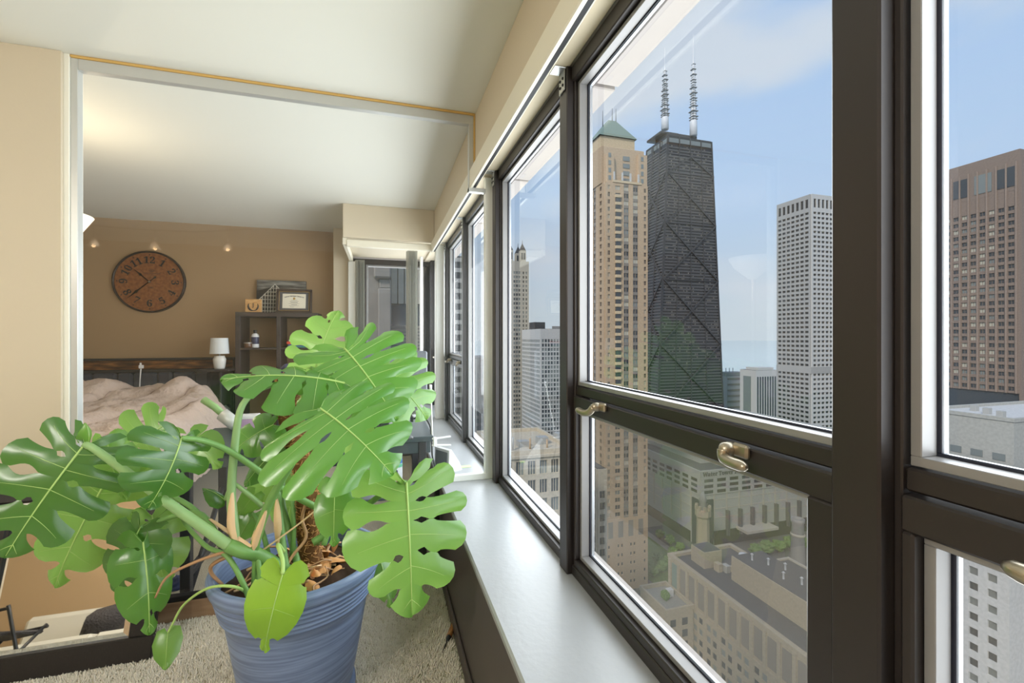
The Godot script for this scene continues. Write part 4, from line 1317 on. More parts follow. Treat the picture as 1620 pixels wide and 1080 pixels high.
	petiole(v, [Vector3(-0.278, 0.517, -1.689), Vector3(-0.316, 0.601, -1.763), Vector3(-0.359, 0.734, -1.859), Vector3(-0.329, 0.998, -1.996), Vector3(-0.273, 1.178, -2.021)], 0.012, 0.008, "stem_green")
	petiole(v, [Vector3(-0.223, 0.555, -1.736), Vector3(-0.149, 0.685, -1.870), Vector3(-0.056, 0.965, -1.957), Vector3(-0.021, 1.182, -1.967)], 0.013, 0.008, "stem_green")
	petiole(v, [Vector3(-0.297, 0.534, -1.705), Vector3(-0.293, 0.629, -1.714), Vector3(-0.301, 0.726, -1.727)], 0.010, 0.006, "stem_green")
	petiole(v, [Vector3(-0.397, 0.436, -1.599), Vector3(-0.410, 0.508, -1.582), Vector3(-0.471, 0.598, -1.621), Vector3(-0.560, 0.620, -1.689), Vector3(-0.688, 0.707, -1.832), Vector3(-0.763, 0.962, -1.917)], 0.009, 0.006, "stem_green")
	petiole(v, [Vector3(-0.408, 0.465, -1.624), Vector3(-0.432, 0.535, -1.547), Vector3(-0.507, 0.531, -1.569), Vector3(-0.586, 0.470, -1.614), Vector3(-0.620, 0.411, -1.624), Vector3(-0.635, 0.381, -1.628)], 0.005, 0.003, "leaf_vein")
	petiole(v, [Vector3(-0.308, 0.595, -1.615), Vector3(-0.311, 0.644, -1.553), Vector3(-0.289, 0.618, -1.505), Vector3(-0.284, 0.584, -1.482)], 0.007, 0.006, "leaf_vein")
	petiole(v, [Vector3(-0.483, 0.644, -1.604), Vector3(-0.556, 0.722, -1.667), Vector3(-0.644, 0.714, -1.714), Vector3(-0.724, 0.687, -1.738), Vector3(-0.749, 0.683, -1.725)], 0.011, 0.006, "stem_green")
	petiole(v, [Vector3(-0.490, 0.649, -1.627), Vector3(-0.620, 0.730, -1.749), Vector3(-0.774, 0.788, -1.816), Vector3(-0.887, 0.820, -1.828)], 0.010, 0.006, "stem_green")
	petiole(v, [Vector3(-0.192, 0.569, -1.685), Vector3(-0.164, 0.654, -1.697), Vector3(-0.148, 0.773, -1.609), Vector3(-0.146, 0.805, -1.587)], 0.010, 0.006, "stem_green")
	petiole(v, [Vector3(-0.364, 0.559, -1.673), Vector3(-0.399, 0.618, -1.746), Vector3(-0.448, 0.657, -1.823)], 0.009, 0.006, "stem_green")
	petiole(v, [Vector3(-0.389, 0.722, -1.701), Vector3(-0.440, 0.790, -1.675), Vector3(-0.471, 0.813, -1.673), Vector3(-0.492, 0.766, -1.669)], 0.008, 0.005, "pale_stem")
	petiole(v, [Vector3(-0.396, 0.450, -1.609), Vector3(-0.394, 0.506, -1.619), Vector3(-0.393, 0.583, -1.629)], 0.009, 0.009, "stem_green")
	petiole(v, [Vector3(-0.373, 0.436, -1.592), Vector3(-0.372, 0.511, -1.602), Vector3(-0.385, 0.579, -1.627)], 0.008, 0.008, "stem_green")
	# --- leaves: base, tip, way it faces
	leaf(v, Vector3(-0.134, 1.258, -1.834), Vector3(0.058, 0.995, -1.673), Vector3(0.05, 0.5, 0.9), "leaf_mature", 1.36, 7, 0.42, 0.7, 0.20, 0.024, 11, true, 1.7)
	leaf(v, Vector3(-0.180, 1.079, -1.493), Vector3(0.036, 0.895, -1.346), Vector3(-0.15, 0.8, 0.62), "leaf_mature", 1.55, 6, 0.36, 0.7, 0.30, 0.026, 23)
	leaf(v, Vector3(-0.126, 1.133, -1.728), Vector3(-0.522, 1.156, -1.720), Vector3(0.0, 0.92, 0.42), "leaf_mature", 0.95, 6, 0.50, 0.5, 0.28, 0.022, 31)
	leaf(v, Vector3(0.081, 0.826, -1.488), Vector3(0.093, 0.441, -1.391), Vector3(0.05, 0.55, 0.95), "leaf_lit", 1.05, 6, 0.46, 0.5, 0.14, 0.030, 47)
	leaf(v, Vector3(-0.833, 0.986, -1.604), Vector3(-0.979, 0.700, -1.543), Vector3(0.25, 0.25, 1.0), "leaf_shaded", 0.98, 6, 0.36, 0.6, 0.18, 0.036, 52)
	leaf(v, Vector3(-0.578, 0.998, -1.570), Vector3(-0.643, 0.807, -1.516), Vector3(0.85, 0.3, 0.6), "leaf_shaded", 1.30, 5, 0.32, 0.7, 0.34, 0.036, 68)
	leaf(v, Vector3(-0.765, 0.976, -1.917), Vector3(-0.930, 0.826, -1.925), Vector3(-0.1, 0.35, 1.0), "leaf_lit", 1.30, 5, 0.40, 0.6, 0.18, 0.030, 71)
	leaf(v, Vector3(-0.265, 1.151, -2.019), Vector3(-0.177, 1.423, -2.097), Vector3(-0.35, -0.2, 1.0), "leaf_lit", 1.05, 6, 0.45, 0.8, 0.10, 0.026, 83)
	leaf(v, Vector3(-0.021, 1.182, -1.967), Vector3(0.188, 0.955, -1.884), Vector3(0.4, 0.5, 0.8), "leaf_lit", 1.45, 7, 0.40, 0.7, 0.15, 0.026, 97)
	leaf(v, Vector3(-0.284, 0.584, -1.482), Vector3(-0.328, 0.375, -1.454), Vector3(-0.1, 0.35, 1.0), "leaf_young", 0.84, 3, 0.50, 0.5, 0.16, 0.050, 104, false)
	leaf(v, Vector3(-0.635, 0.381, -1.628), Vector3(-0.624, 0.293, -1.583), Vector3(0.2, 0.3, 1.0), "leaf_lit", 0.80, 2, 0.97, 0.4, 0.15, 0.0, 5, false)
	leaf(v, Vector3(-0.372, 0.985, -1.780), Vector3(-0.500, 0.894, -1.776), Vector3(0.1, 0.7, 0.8), "leaf_mature", 1.05, 4, 0.45, 0.8, 0.30, 0.030, 112)
	leaf(v, Vector3(-0.146, 0.805, -1.587), Vector3(-0.144, 0.627, -1.524), Vector3(0.0, 0.4, 1.0), "leaf_mature", 0.72, 3, 0.45, 0.5, 0.15, 0.036, 120, false)
	leaf(v, Vector3(-0.887, 0.820, -1.828), Vector3(-1.032, 0.474, -1.830), Vector3(0.1, 0.1, 1.0), "leaf_lit", 0.80, 5, 0.34, 0.6, 0.22, 0.034, 131)
	leaf(v, Vector3(-0.749, 0.683, -1.725), Vector3(-0.809, 0.480, -1.722), Vector3(-0.2, 0.2, 1.0), "leaf_shaded", 1.0, 4, 0.40, 0.6, 0.25, 0.034, 140)
	leaf(v, Vector3(-0.731, 0.643, -1.699), Vector3(-0.692, 0.373, -1.645), Vector3(0.6, 0.2, 0.8), "leaf_mature", 0.62, 4, 0.35, 0.6, 0.30, 0.036, 155)
	leaf(v, Vector3(-0.753, 0.690, -1.810), Vector3(-0.698, 0.460, -1.772), Vector3(0.2, 0.1, 1.0), "leaf_lit", 0.85, 4, 0.40, 0.6, 0.25, 0.034, 162)
	leaf(v, Vector3(-0.439, 0.731, -1.821), Vector3(-0.491, 0.658, -1.815), Vector3(0.1, 0.3, 1.0), "leaf_lit", 0.9, 2, 0.97, 0.5, 0.15, 0.0, 7, false)
	leaf(v, Vector3(-0.444, 0.657, -1.822), Vector3(-0.493, 0.569, -1.795), Vector3(-0.1, 0.2, 1.0), "leaf_mature", 1.0, 2, 0.97, 0.5, 0.15, 0.0, 8, false)
	leaf(v, Vector3(-0.492, 0.762, -1.669), Vector3(-0.556, 0.810, -1.667), Vector3(0.2, 0.9, 0.5), "leaf_shaded", 0.7, 2, 0.97, 0.9, 0.5, 0.0, 9, false)
	leaf(v, Vector3(-0.364, 0.893, -1.777), Vector3(-0.461, 0.774, -1.765), Vector3(-0.2, 0.5, 0.9), "leaf_shaded", 0.72, 2, 0.97, 0.6, 0.45, 0.0, 12, false)
	leaf(v, Vector3(-0.377, 0.824, -1.886), Vector3(-0.456, 0.647, -1.888), Vector3(0.1, 0.2, 1.0), "leaf_lit", 0.8, 3, 0.5, 0.5, 0.2, 0.03, 13, false)
	leaf(v, Vector3(-0.107, 0.885, -1.972), Vector3(0.010, 0.811, -1.917), Vector3(0.1, 0.4, 1.0), "leaf_lit", 1.1, 4, 0.4, 0.6, 0.2, 0.03, 14)
	leaf(v, Vector3(-0.322, 0.700, -1.953), Vector3(-0.376, 0.524, -1.927), Vector3(0.2, 0.3, 1.0), "leaf_lit", 0.9, 3, 0.5, 0.6, 0.2, 0.03, 15, false)
	leaf(v, Vector3(-0.005, 0.460, -1.775), Vector3(0.035, 0.309, -1.679), Vector3(0.3, 0.3, 1.0), "leaf_lit", 0.6, 3, 0.5, 0.6, 0.2, 0.03, 16, false)
	leaf(v, Vector3(-0.864, 0.954, -1.780), Vector3(-0.826, 0.751, -1.810), Vector3(0.1, 0.1, 1.0), "leaf_lit", 0.62, 3, 0.5, 0.7, 0.35, 0.03, 17, false)
	leaf(v, Vector3(-0.662, 0.943, -1.866), Vector3(-0.545, 0.835, -1.810), Vector3(0.1, 0.3, 1.0), "leaf_lit", 0.9, 3, 0.5, 0.6, 0.25, 0.03, 18, false)
	leaf(v, Vector3(-0.832, 0.986, -1.614), Vector3(-0.840, 1.049, -1.616), Vector3(0.8, 0.1, 0.6), "leaf_lit", 0.55, 2, 0.97, 1.6, 0.6, 0.0, 19, false)
	# --- dry sheaths
	for q in [[Vector3(-0.438, 0.619, -1.601), Vector3(-0.460, 0.694, -1.607), Vector3(-0.459, 0.801, -1.618)], [Vector3(-0.398, 0.601, -1.610), Vector3(-0.385, 0.659, -1.596), Vector3(-0.351, 0.748, -1.575)], [Vector3(-0.401, 0.627, -1.600), Vector3(-0.447, 0.655, -1.614), Vector3(-0.529, 0.716, -1.639)], [Vector3(-0.331, 0.559, -1.663), Vector3(-0.339, 0.661, -1.676), Vector3(-0.346, 0.740, -1.699)], [Vector3(-0.095, 0.669, -1.760), Vector3(-0.105, 0.740, -1.763), Vector3(-0.105, 0.811, -1.763)]]:
		var c := curve(q, 6)
		st = begin(true)
		for i in c.size() - 1:
			for s in 3:
				var wv: float = 0.013 * sin(PI * clampf((i + 0.6) / c.size(), 0, 1)) + 0.002
				var wn: float = 0.013 * sin(PI * clampf((i + 1.6) / c.size(), 0, 1)) + 0.002
				var side := Vector3(0.9, 0, 0.3)
				var o0 := lerpf(-1, 1, s / 3.0)
				var o1 := lerpf(-1, 1, (s + 1) / 3.0)
				var cup := Vector3(0, 0, 0.012)
				quad(st, c[i] + side * wv * o0 - cup * o0 * o0, c[i] + side * wv * o1 - cup * o1 * o1, c[i + 1] + side * wn * o1 - cup * o1 * o1, c[i + 1] + side * wn * o0 - cup * o0 * o0, Vector3(0, 0, 1))
		part(v, "dry_sheath", done(st), M.dry_sheath, -v.position)
	# --- aerial roots tangled over the soil, and one hanging out to the left
	petiole(v, [Vector3(-0.408, 0.613, -1.624), Vector3(-0.500, 0.606, -1.630), Vector3(-0.598, 0.574, -1.638), Vector3(-0.652, 0.538, -1.654), Vector3(-0.683, 0.478, -1.663)], 0.006, 0.003, "aerial_root", "aerial_root")
	petiole(v, [Vector3(-0.438, 0.605, -1.632), Vector3(-0.520, 0.563, -1.667), Vector3(-0.536, 0.526, -1.682), Vector3(-0.503, 0.479, -1.683)], 0.007, 0.005, "aerial_root", "aerial_root")
	petiole(v, [Vector3(-0.251, 0.722, -1.723), Vector3(-0.267, 0.659, -1.717), Vector3(-0.252, 0.596, -1.702), Vector3(-0.291, 0.549, -1.672), Vector3(-0.316, 0.505, -1.659)], 0.006, 0.005, "aerial_root", "aerial_root")
	petiole(v, [Vector3(-0.125, 0.772, -1.706), Vector3(-0.236, 0.682, -1.677), Vector3(-0.349, 0.611, -1.648), Vector3(-0.414, 0.570, -1.646)], 0.003, 0.003, "dry_sheath", "aerial_root")
	for k in 34:
		var a := rng.randf() * TAU
		var rr := rng.randf_range(0.03, 0.19)
		var c := POT + Vector3(cos(a) * rr, 0.458, sin(a) * rr)
		var pts := []
		var d := Vector3(rng.randfn(), 0, rng.randfn()).normalized()
		for i in 5:
			var off := d * (0.035 * (i - 2)) + d.cross(Vector3.UP) * rng.randf_range(-0.02, 0.02)
			var q := c + off
			var rad2 := Vector2(q.x - POT.x, q.z - POT.z)
			if rad2.length() > 0.235:
				rad2 = rad2.normalized() * 0.235
			pts.append(Vector3(POT.x + rad2.x, 0.462 + rng.randf_range(-0.008, 0.034), POT.z + rad2.y))
		var cc := curve(pts, 4)
		part(v, "aerial_root", tube_mesh(cc, spread(rng.randf_range(0.003, 0.007), 0.002, cc.size()), 7), M.aerial_root if k % 3 else M.dry_sheath, -v.position)
	for k in 16:
		var a := rng.randf() * TAU
		var rr := rng.randf_range(0.02, 0.20)
		var c := POT + Vector3(cos(a) * rr, 0.474 + rng.randf_range(0, 0.02), sin(a) * rr)
		st = begin(true)
		var s := rng.randf_range(0.018, 0.04)
		var ba := Basis.from_euler(Vector3(rng.randfn() * 0.5, rng.randf() * TAU, rng.randfn() * 0.5))
		for i in 4:
			for j in 3:
				var q := []
				for e in [[i, j], [i + 1, j], [i + 1, j + 1], [i, j + 1]]:
					var fx: float = e[0] / 4.0 - 0.5
					var fz: float = (e[1] / 3.0 - 0.5) * (1.0 - 3.0 * fx * fx)
					q.append(c + ba * Vector3(fx * 2.0 * s, -s * 2.0 * (fz * fz + 0.4 * fx * fx), fz * 1.3 * s))
				quad(st, q[0], q[1], q[2], q[3], ba * Vector3.UP)
		part(v, "dead_leaf_scrap", done(st), M.dead_leaf, -v.position)
	# --- carpet pile round the pot, in the corner that is in view
	var tuft := begin(true)
	for k in 3:
		var a := TAU * k / 3.0
		var b := Vector3(cos(a), 0, sin(a)) * 0.0022
		add_tube(tuft, [b, b * 2.0 + Vector3(0, 0.006, 0), b * 2.6 + Vector3(0.001, 0.011, 0.001)], [0.0016, 0.0016, 0.0007], 4, false)
	var mm := MultiMesh.new()
	mm.transform_format = MultiMesh.TRANSFORM_3D
	mm.mesh = done(tuft)
	var spots := []
	for k in 42000:
		var q := Vector3(rng.randf_range(-1.6, 0.30), -0.001, rng.randf_range(-2.37, -0.9))
		if Vector2(q.x - POT.x, q.z - POT.z).length() < 0.185:
			continue
		spots.append(Transform3D(Basis(Vector3.UP, rng.randf() * TAU).scaled(Vector3.ONE * rng.randf_range(0.8, 1.5)) * Basis(Vector3.RIGHT, rng.randfn() * 0.3), q))
	mm.instance_count = spots.size()
	for i in spots.size():
		mm.set_instance_transform(i, spots[i])
	var mi := MultiMeshInstance3D.new()
	mi.name = "carpet_pile"
	mi.multimesh = mm
	mi.material_override = mat("carpet_yarn", Color8(240, 234, 220), 0.95)
	mi.set_meta("kind", "stuff")
	mi.set_meta("label", "short cream carpet pile around the pot")
	mi.set_meta("category", "carpet")
	add_child(mi)

func lathe_uv(st: SurfaceTool, prof: Array, segs: int) -> void:
	var total := 0.0
	for i in prof.size() - 1:
		var a: Vector2 = prof[i]
		var b: Vector2 = prof[i + 1]
		var nr := Vector2(b.y - a.y, a.x - b.x)
		var l := a.distance_to(b)
		for k in segs:
			var q := []
			for e in [[0, k], [0, k + 1], [1, k + 1], [0, k], [1, k + 1], [1, k]]:
				var c: Vector2 = b if e[0] else a
				var t: float = TAU * e[1] / segs
				q.append([Vector3(c.x * cos(t), c.y, c.x * sin(t)), Vector2(float(e[1]) / segs, (total + (l if e[0] else 0.0)) * 2.0)])
			var tm := TAU * (k + 0.5) / segs
			var out := Vector3(nr.x * cos(tm), nr.y, nr.x * sin(tm))
			for f in [0, 3]:
				var o := [0, 1, 2]
				if (q[f + 1][0] - q[f][0]).cross(q[f + 2][0] - q[f][0]).dot(out) > 0.0:
					o = [0, 2, 1]
				for x in o:
					st.set_uv(q[f + x][1])
					st.add_vertex(q[f + x][0])
		total += l

const GY := -114.0

func city_materials() -> void:
	var fine := noise_tex(0.06, 81, Color8(228, 228, 228), Color.WHITE, 256, 4)
	for q in [["city_tan", Color8(198, 172, 142)], ["city_tan_pale", Color8(214, 192, 158)], ["city_grey", Color8(150, 150, 148)], ["city_white", Color8(206, 206, 204)], ["city_brown", Color8(140, 124, 114)], ["city_brown_light", Color8(156, 138, 126)], ["city_concrete", Color8(178, 178, 172)], ["city_cream", Color8(206, 194, 172)], ["city_limestone", Color8(188, 182, 168)], ["city_marble", Color8(172, 172, 170)], ["city_beige", Color8(180, 168, 146)], ["city_steel", Color8(66, 68, 72)], ["city_steel_band", Color8(92, 92, 94)], ["roof_tar", Color8(92, 92, 94)], ["asphalt", Color8(96, 98, 98)], ["pavement", Color8(150, 148, 142)], ["city_bright_white", Color8(240, 240, 238)], ["neighbour_wall", Color8(140, 136, 130)]]:
		var m := mat(q[0], q[1], 0.85)
		tri_tex(m, fine, 0.07)
	mat("city_glass", Color8(58, 66, 74), 0.15)
	mat("city_glass_pale", Color8(120, 128, 128), 0.3)
	mat("city_glass_black", Color8(34, 36, 40), 0.2)
	mat("city_blind", Color8(180, 178, 164), 0.7)
	mat("spandrel_grey", Color8(132, 126, 118), 0.7)
	mat("copper_green", Color8(122, 142, 132), 0.6)
	mat("antenna_white", Color8(214, 216, 220), 0.5)
	mat("antenna_grey", Color8(120, 122, 124), 0.5)
	var g := mat("lawn", Color8(112, 136, 72), 0.95)
	tri_tex(g, noise_tex(0.05, 91, Color8(170, 180, 150), Color.WHITE, 256, 4), 0.06)
	mat("tree_green", Color8(96, 124, 66), 0.95)
	mat("tree_trunk", Color8(84, 70, 56), 0.9)
	var l := mat("lake_water", Color8(168, 192, 196), 0.12)
	l.metallic = 0.0
	mat("duct_metal", Color8(176, 176, 172), 0.5, 0.2)

# a wall with real window openings: piers and spandrels stand proud of the recessed panes
# cols: [centre, width] along the face; rows: [first sill, pitch, height, count]
func grid_face(b: Node3D, origin: Vector3, along: Vector3, out: Vector3, width: float, height: float, cols: Array, rows: Array, depth: float, wall: Material, panes: Array, budget: int, bars := 0, spandrel: Material = null) -> int:
	var st := begin()
	var sp := begin()
	var bs := Basis(along, Vector3.UP, out)
	var put := func(s: SurfaceTool, a0: float, a1: float, y0: float, y1: float, d0: float, d1: float) -> void:
		if a1 - a0 > 0.001 and y1 - y0 > 0.001:
			add_box(s, origin + bs * Vector3((a0 + a1) / 2, (y0 + y1) / 2, (d0 + d1) / 2), Vector3(a1 - a0, y1 - y0, d1 - d0), 0.0, bs)
	var edge := 0.0
	for c in cols:
		put.call(st, edge, c[0] - c[1] / 2, 0.0, height, 0.0, depth)
		edge = c[0] + c[1] / 2
	put.call(st, edge, width, 0.0, height, 0.0, depth)
	var used := 0
	var rest := begin()
	var any := false
	for c in cols:
		var a0: float = c[0] - c[1] / 2
		var a1: float = c[0] + c[1] / 2
		var y := 0.0
		var own: bool = spandrel != null and c.size() > 2
		for i in rows[3]:
			var s0: float = rows[0] + rows[1] * i
			put.call(sp if own else st, a0, a1, y, s0, 0.0, depth * (0.7 if own else 0.94))
			y = s0 + rows[2]
			for k in bars:
				var bx := lerpf(a0, a1, (k + 1.0) / (bars + 1.0))
				put.call(st, bx - 0.06, bx + 0.06, s0, y, 0.0, depth * 0.45)
			var centre := origin + bs * Vector3(c[0], (s0 + y) / 2, depth * 0.18)
			var size := Vector3(c[1], rows[2], depth * 0.2)
			var m: Material = panes[rng.randi() % panes.size()]
			if used < budget:
				var o := part(b, "window", box_mesh(size), m, centre - b.position)
				o.basis = bs
				used += 1
			else:
				any = true
				add_box(rest, centre, size, 0.0, bs)
		put.call(sp if own else st, a0, a1, y, height, 0.0, depth * (0.7 if own else 0.94))
	part(b, "facade", done(st), wall, -b.position)
	if spandrel != null:
		part(b, "spandrels", done(sp), spandrel, -b.position)
	if any:
		var o := part(b, "windows", done(rest), panes[0], -b.position)
		o.set_meta("kind", "stuff")
	return used

func even(n: int, width: float, share: float, from := 0.0, to := -1.0) -> Array:
	var out := []
	if to < 0.0:
		to = width
	var p := (to - from) / n
	for i in n:
		out.append([from + p * (i + 0.5), p * share])
	return out

func building(called: String, c: Vector3, wx: float, wz: float, top: float, label: String, wall: Material, roof: Material, bottom := GY) -> Node3D:
	# c: the corner nearest to us (least x, greatest z)
	var b := thing(called, Vector3(c.x + wx / 2, bottom, c.z - wz / 2), label, "building")
	block(b, "body", Vector3(c.x, bottom, c.z - wz), Vector3(c.x + wx, top, c.z), wall, 0.0)
	if roof:
		block(b, "roof", Vector3(c.x + 0.5, top, c.z - wz + 0.5), Vector3(c.x + wx - 0.5, top + 0.15, c.z - 0.5), roof, 0.0)
	return b

func parapet(b: Node3D, c: Vector3, wx: float, wz: float, top: float, h: float, w: float, m: Material) -> void:
	block(b, "parapet", Vector3(c.x - 0.2, top, c.z - w), Vector3(c.x + wx + 0.2, top + h, c.z + 0.2), m, 0.02)
	block(b, "parapet", Vector3(c.x - 0.2, top, c.z - wz - 0.2), Vector3(c.x + wx + 0.2, top + h, c.z - wz + w), m, 0.02)
	block(b, "parapet", Vector3(c.x - 0.2, top, c.z - wz + w), Vector3(c.x + w, top + h, c.z - w), m, 0.02)
	block(b, "parapet", Vector3(c.x + wx - w, top, c.z - wz + w), Vector3(c.x + wx + 0.2, top + h, c.z - w), m, 0.02)

func build_city() -> void:
	city_materials()
	var EX := Vector3(1, 0, 0)
	var EZ := Vector3(0, 0, 1)
	# --- ground and lake
	var g := structure("ground")
	block(g, "street_level", Vector3(-200, GY - 2.0, -700), Vector3(700, GY, 300), M.asphalt, 0.0)
	block(g, "lake", Vector3(-9000, GY - 3.0, -15000), Vector3(15000, GY - 2.5, 8000), M.lake_water, 0.0)
	braced_tower()
	tower_tan(EX, EZ)
	# --- pale marble grid tower
	var c := Vector3(307.744, 108.314, -252.816)
	var b := building("marble_tower", c, 30.0, 29.0, c.y, "pale grey grid tower with rows of wide dark windows beside the sky", M.city_glass, M.roof_tar)
	var base := Vector3(c.x, GY, c.z)
	var h := c.y - GY
	var nrow := int((h - 12.0) / 3.55)
	var rows := [1.6, 3.55, 1.75, nrow]
	var u := grid_face(b, base + Vector3(0, 0, -29.0), EZ, -EX, 29.0, nrow * 3.55 + 2.0, even(7, 29.0, 0.74, 0.8, 28.2), rows, 0.9, M.city_marble, [M.city_glass_black, M.city_glass_black, M.city_glass], 190)
	grid_face(b, base, EX, EZ, 30.0, nrow * 3.55 + 2.0, even(7, 30.0, 0.74, 0.8, 29.2), rows, 0.9, M.city_white, [M.city_glass_black, M.city_glass], 300 - u)
	var ytop := nrow * 3.55 + 2.0
	grid_face(b, base + Vector3(0, ytop, -29.0), EZ, -EX, 29.0, h - ytop, even(7, 29.0, 0.6, 0.8, 28.2), [1.0, 9.0, 6.5, 1], 0.9, M.city_marble, [M.city_glass_black], 7)
	grid_face(b, base + Vector3(0, ytop, 0), EX, EZ, 30.0, h - ytop, even(7, 30.0, 0.6, 0.8, 29.2), [1.0, 9.0, 6.5, 1], 0.9, M.city_white, [M.city_glass_black], 7)
	block(b, "mechanical_band", Vector3(c.x - 1.0, -25.5, c.z - 29.2), Vector3(c.x + 30.2, -20.5, c.z + 1.0), M.city_marble, 0.02)
	# --- brown tower at the right edge
	c = Vector3(277.166, 82.443, -126.285)
	b = building("brown_tower", c, 30.0, 46.0, c.y, "tall reddish brown tower with paired windows and stepped roof", M.city_glass, M.roof_tar)
	base = Vector3(c.x, GY, c.z)
	h = c.y - GY
	u = grid_face(b, base + Vector3(0, 90.0, -46.0), EZ, -EX, 46.0, h - 90.0 - 14.0, even(13, 46.0, 0.62, 1.0, 45.0), [1.0, 3.3, 1.9, 26], 0.7, M.city_brown, [M.city_glass, M.city_glass_pale, M.city_glass, M.city_blind], 290, 1)
	block(b, "upper_wall", Vector3(c.x - 0.72, c.y - 14.0, c.z - 46.0), Vector3(c.x, c.y, c.z), M.city_brown, 0.0)
	for k in 5:
		block(b, "louvre_panel", Vector3(c.x - 0.95, c.y - 12.0 + 0.0, c.z - 8.2 * k - 7.5), Vector3(c.x - 0.70, c.y - 3.0, c.z - 8.2 * k - 1.2), M.city_glass_pale if k % 2 else M.city_glass, 0.0)
	for k in 14:
		block(b, "pier", Vector3(c.x - 1.15, GY + 90.0, c.z - 46.0 + 3.4 * k + 0.6), Vector3(c.x - 0.70, c.y - 1.0, c.z - 46.0 + 3.4 * k + 1.2), M.city_brown_light, 0.0)
	block(b, "penthouse", Vector3(c.x + 2.0, c.y, c.z - 30.0), Vector3(c.x + 26.0, c.y + 5.0, c.z - 1.0), M.city_brown, 0.05)
	block(b, "side_wall", Vector3(c.x - 0.7, GY, c.z), Vector3(c.x + 30.0, c.y, c.z + 0.7), M.city_brown, 0.0)
	# --- low concrete building in front of it
	c = Vector3(137.213, -17.843, -63.549)
	b = building("concrete_block_building", c, 50.0, 17.0, c.y, "low plain concrete building with flat pale roof below brown tower", M.city_concrete, M.city_white)
	parapet(b, c, 50.0, 17.0, c.y, 0.9, 0.5, M.city_concrete)
	for k in 4:
		block(b, "window", Vector3(c.x - 0.12, c.y - 9.2, c.z - 4.0 * k - 3.6), Vector3(c.x + 0.05, c.y - 7.6, c.z - 4.0 * k - 1.4), M.city_glass_pale, 0.0)
	for k in 3:
		block(b, "roof_vent", Vector3(c.x + 4.0 + 3 * k, c.y, c.z - 5.0 - 4.0 * k), Vector3(c.x + 5.4 + 3 * k, c.y + 1.7, c.z - 3.8 - 4.0 * k), M.duct_metal, 0.05)
	# --- white apartment slab low on the right
	c = Vector3(108.675, -27.957, -51.165)
	b = building("white_apartment_block", c, 26.0, 20.0, c.y, "white apartment block with columns of small windows seen through lower sash", M.city_glass, M.city_concrete)
	base = Vector3(c.x, GY, c.z)
	h = c.y - GY
	grid_face(b, base + Vector3(0, h - 66.0, -20.0), EZ, -EX, 20.0, 66.0, even(7, 20.0, 0.5, 0.5, 19.5), [0.8, 2.9, 1.5, 22], 0.5, M.city_bright_white, [M.city_glass_pale, M.city_glass_pale, M.city_glass], 200)
	block(b, "end_wall", Vector3(c.x - 0.5, GY, c.z), Vector3(c.x + 26.0, c.y, c.z + 0.5), M.city_bright_white, 0.0)
	block(b, "lower_wall", Vector3(c.x - 0.5, GY, c.z - 20.0), Vector3(c.x, c.y - 66.0, c.z), M.city_white, 0.0)
	window_one_view(EX, EZ)
	lower_view(EX, EZ)
	# --- far buildings by the lake
	c = Vector3(465.266, -52.729, -508.542)
	b = building("far_grey_building", c, 42.0, 30.0, c.y, "distant grey building with faint horizontal bands beside black tower", M.city_marble, M.roof_tar)
	for k in 9:
		block(b, "window_band", Vector3(c.x + 1, c.y - 5.0 - 8.0 * k, c.z), Vector3(c.x + 41, c.y - 2.5 - 8.0 * k, c.z + 0.5), M.spandrel_grey, 0.0)
	block(b, "penthouse", Vector3(c.x + 2, c.y, c.z - 20), Vector3(c.x + 34, c.y + 5.0, c.z - 4), M.city_grey, 0.0)
	for k in 3:
		block(b, "mast", Vector3(c.x + 5 + 6 * k, c.y + 5.0, c.z - 8), Vector3(c.x + 5.6 + 6 * k, c.y + 11.0, c.z - 7.4), M.antenna_grey, 0.0)
	c = Vector3(455.516, -40.300, -448.846)
	b = building("far_white_tower", c, 34.0, 26.0, c.y, "distant white tower with dark vertical window strips", M.city_white, M.roof_tar)
	for k in 8:
		block(b, "window_strip", Vector3(c.x + 1.8 + 4.0 * k, GY + 10, c.z), Vector3(c.x + 3.6 + 4.0 * k, c.y - 8.0, c.z + 0.5), M.city_glass, 0.0)
	block(b, "window_strip", Vector3(c.x - 0.5, GY + 10, c.z - 20.0), Vector3(c.x, c.y - 8.0, c.z - 8.0), M.city_glass_pale, 0.0)
	block(b, "crown", Vector3(c.x + 4, c.y, c.z - 20), Vector3(c.x + 30, c.y + 3.5, c.z - 2), M.city_white, 0.0)
	neighbours(EX, EZ)

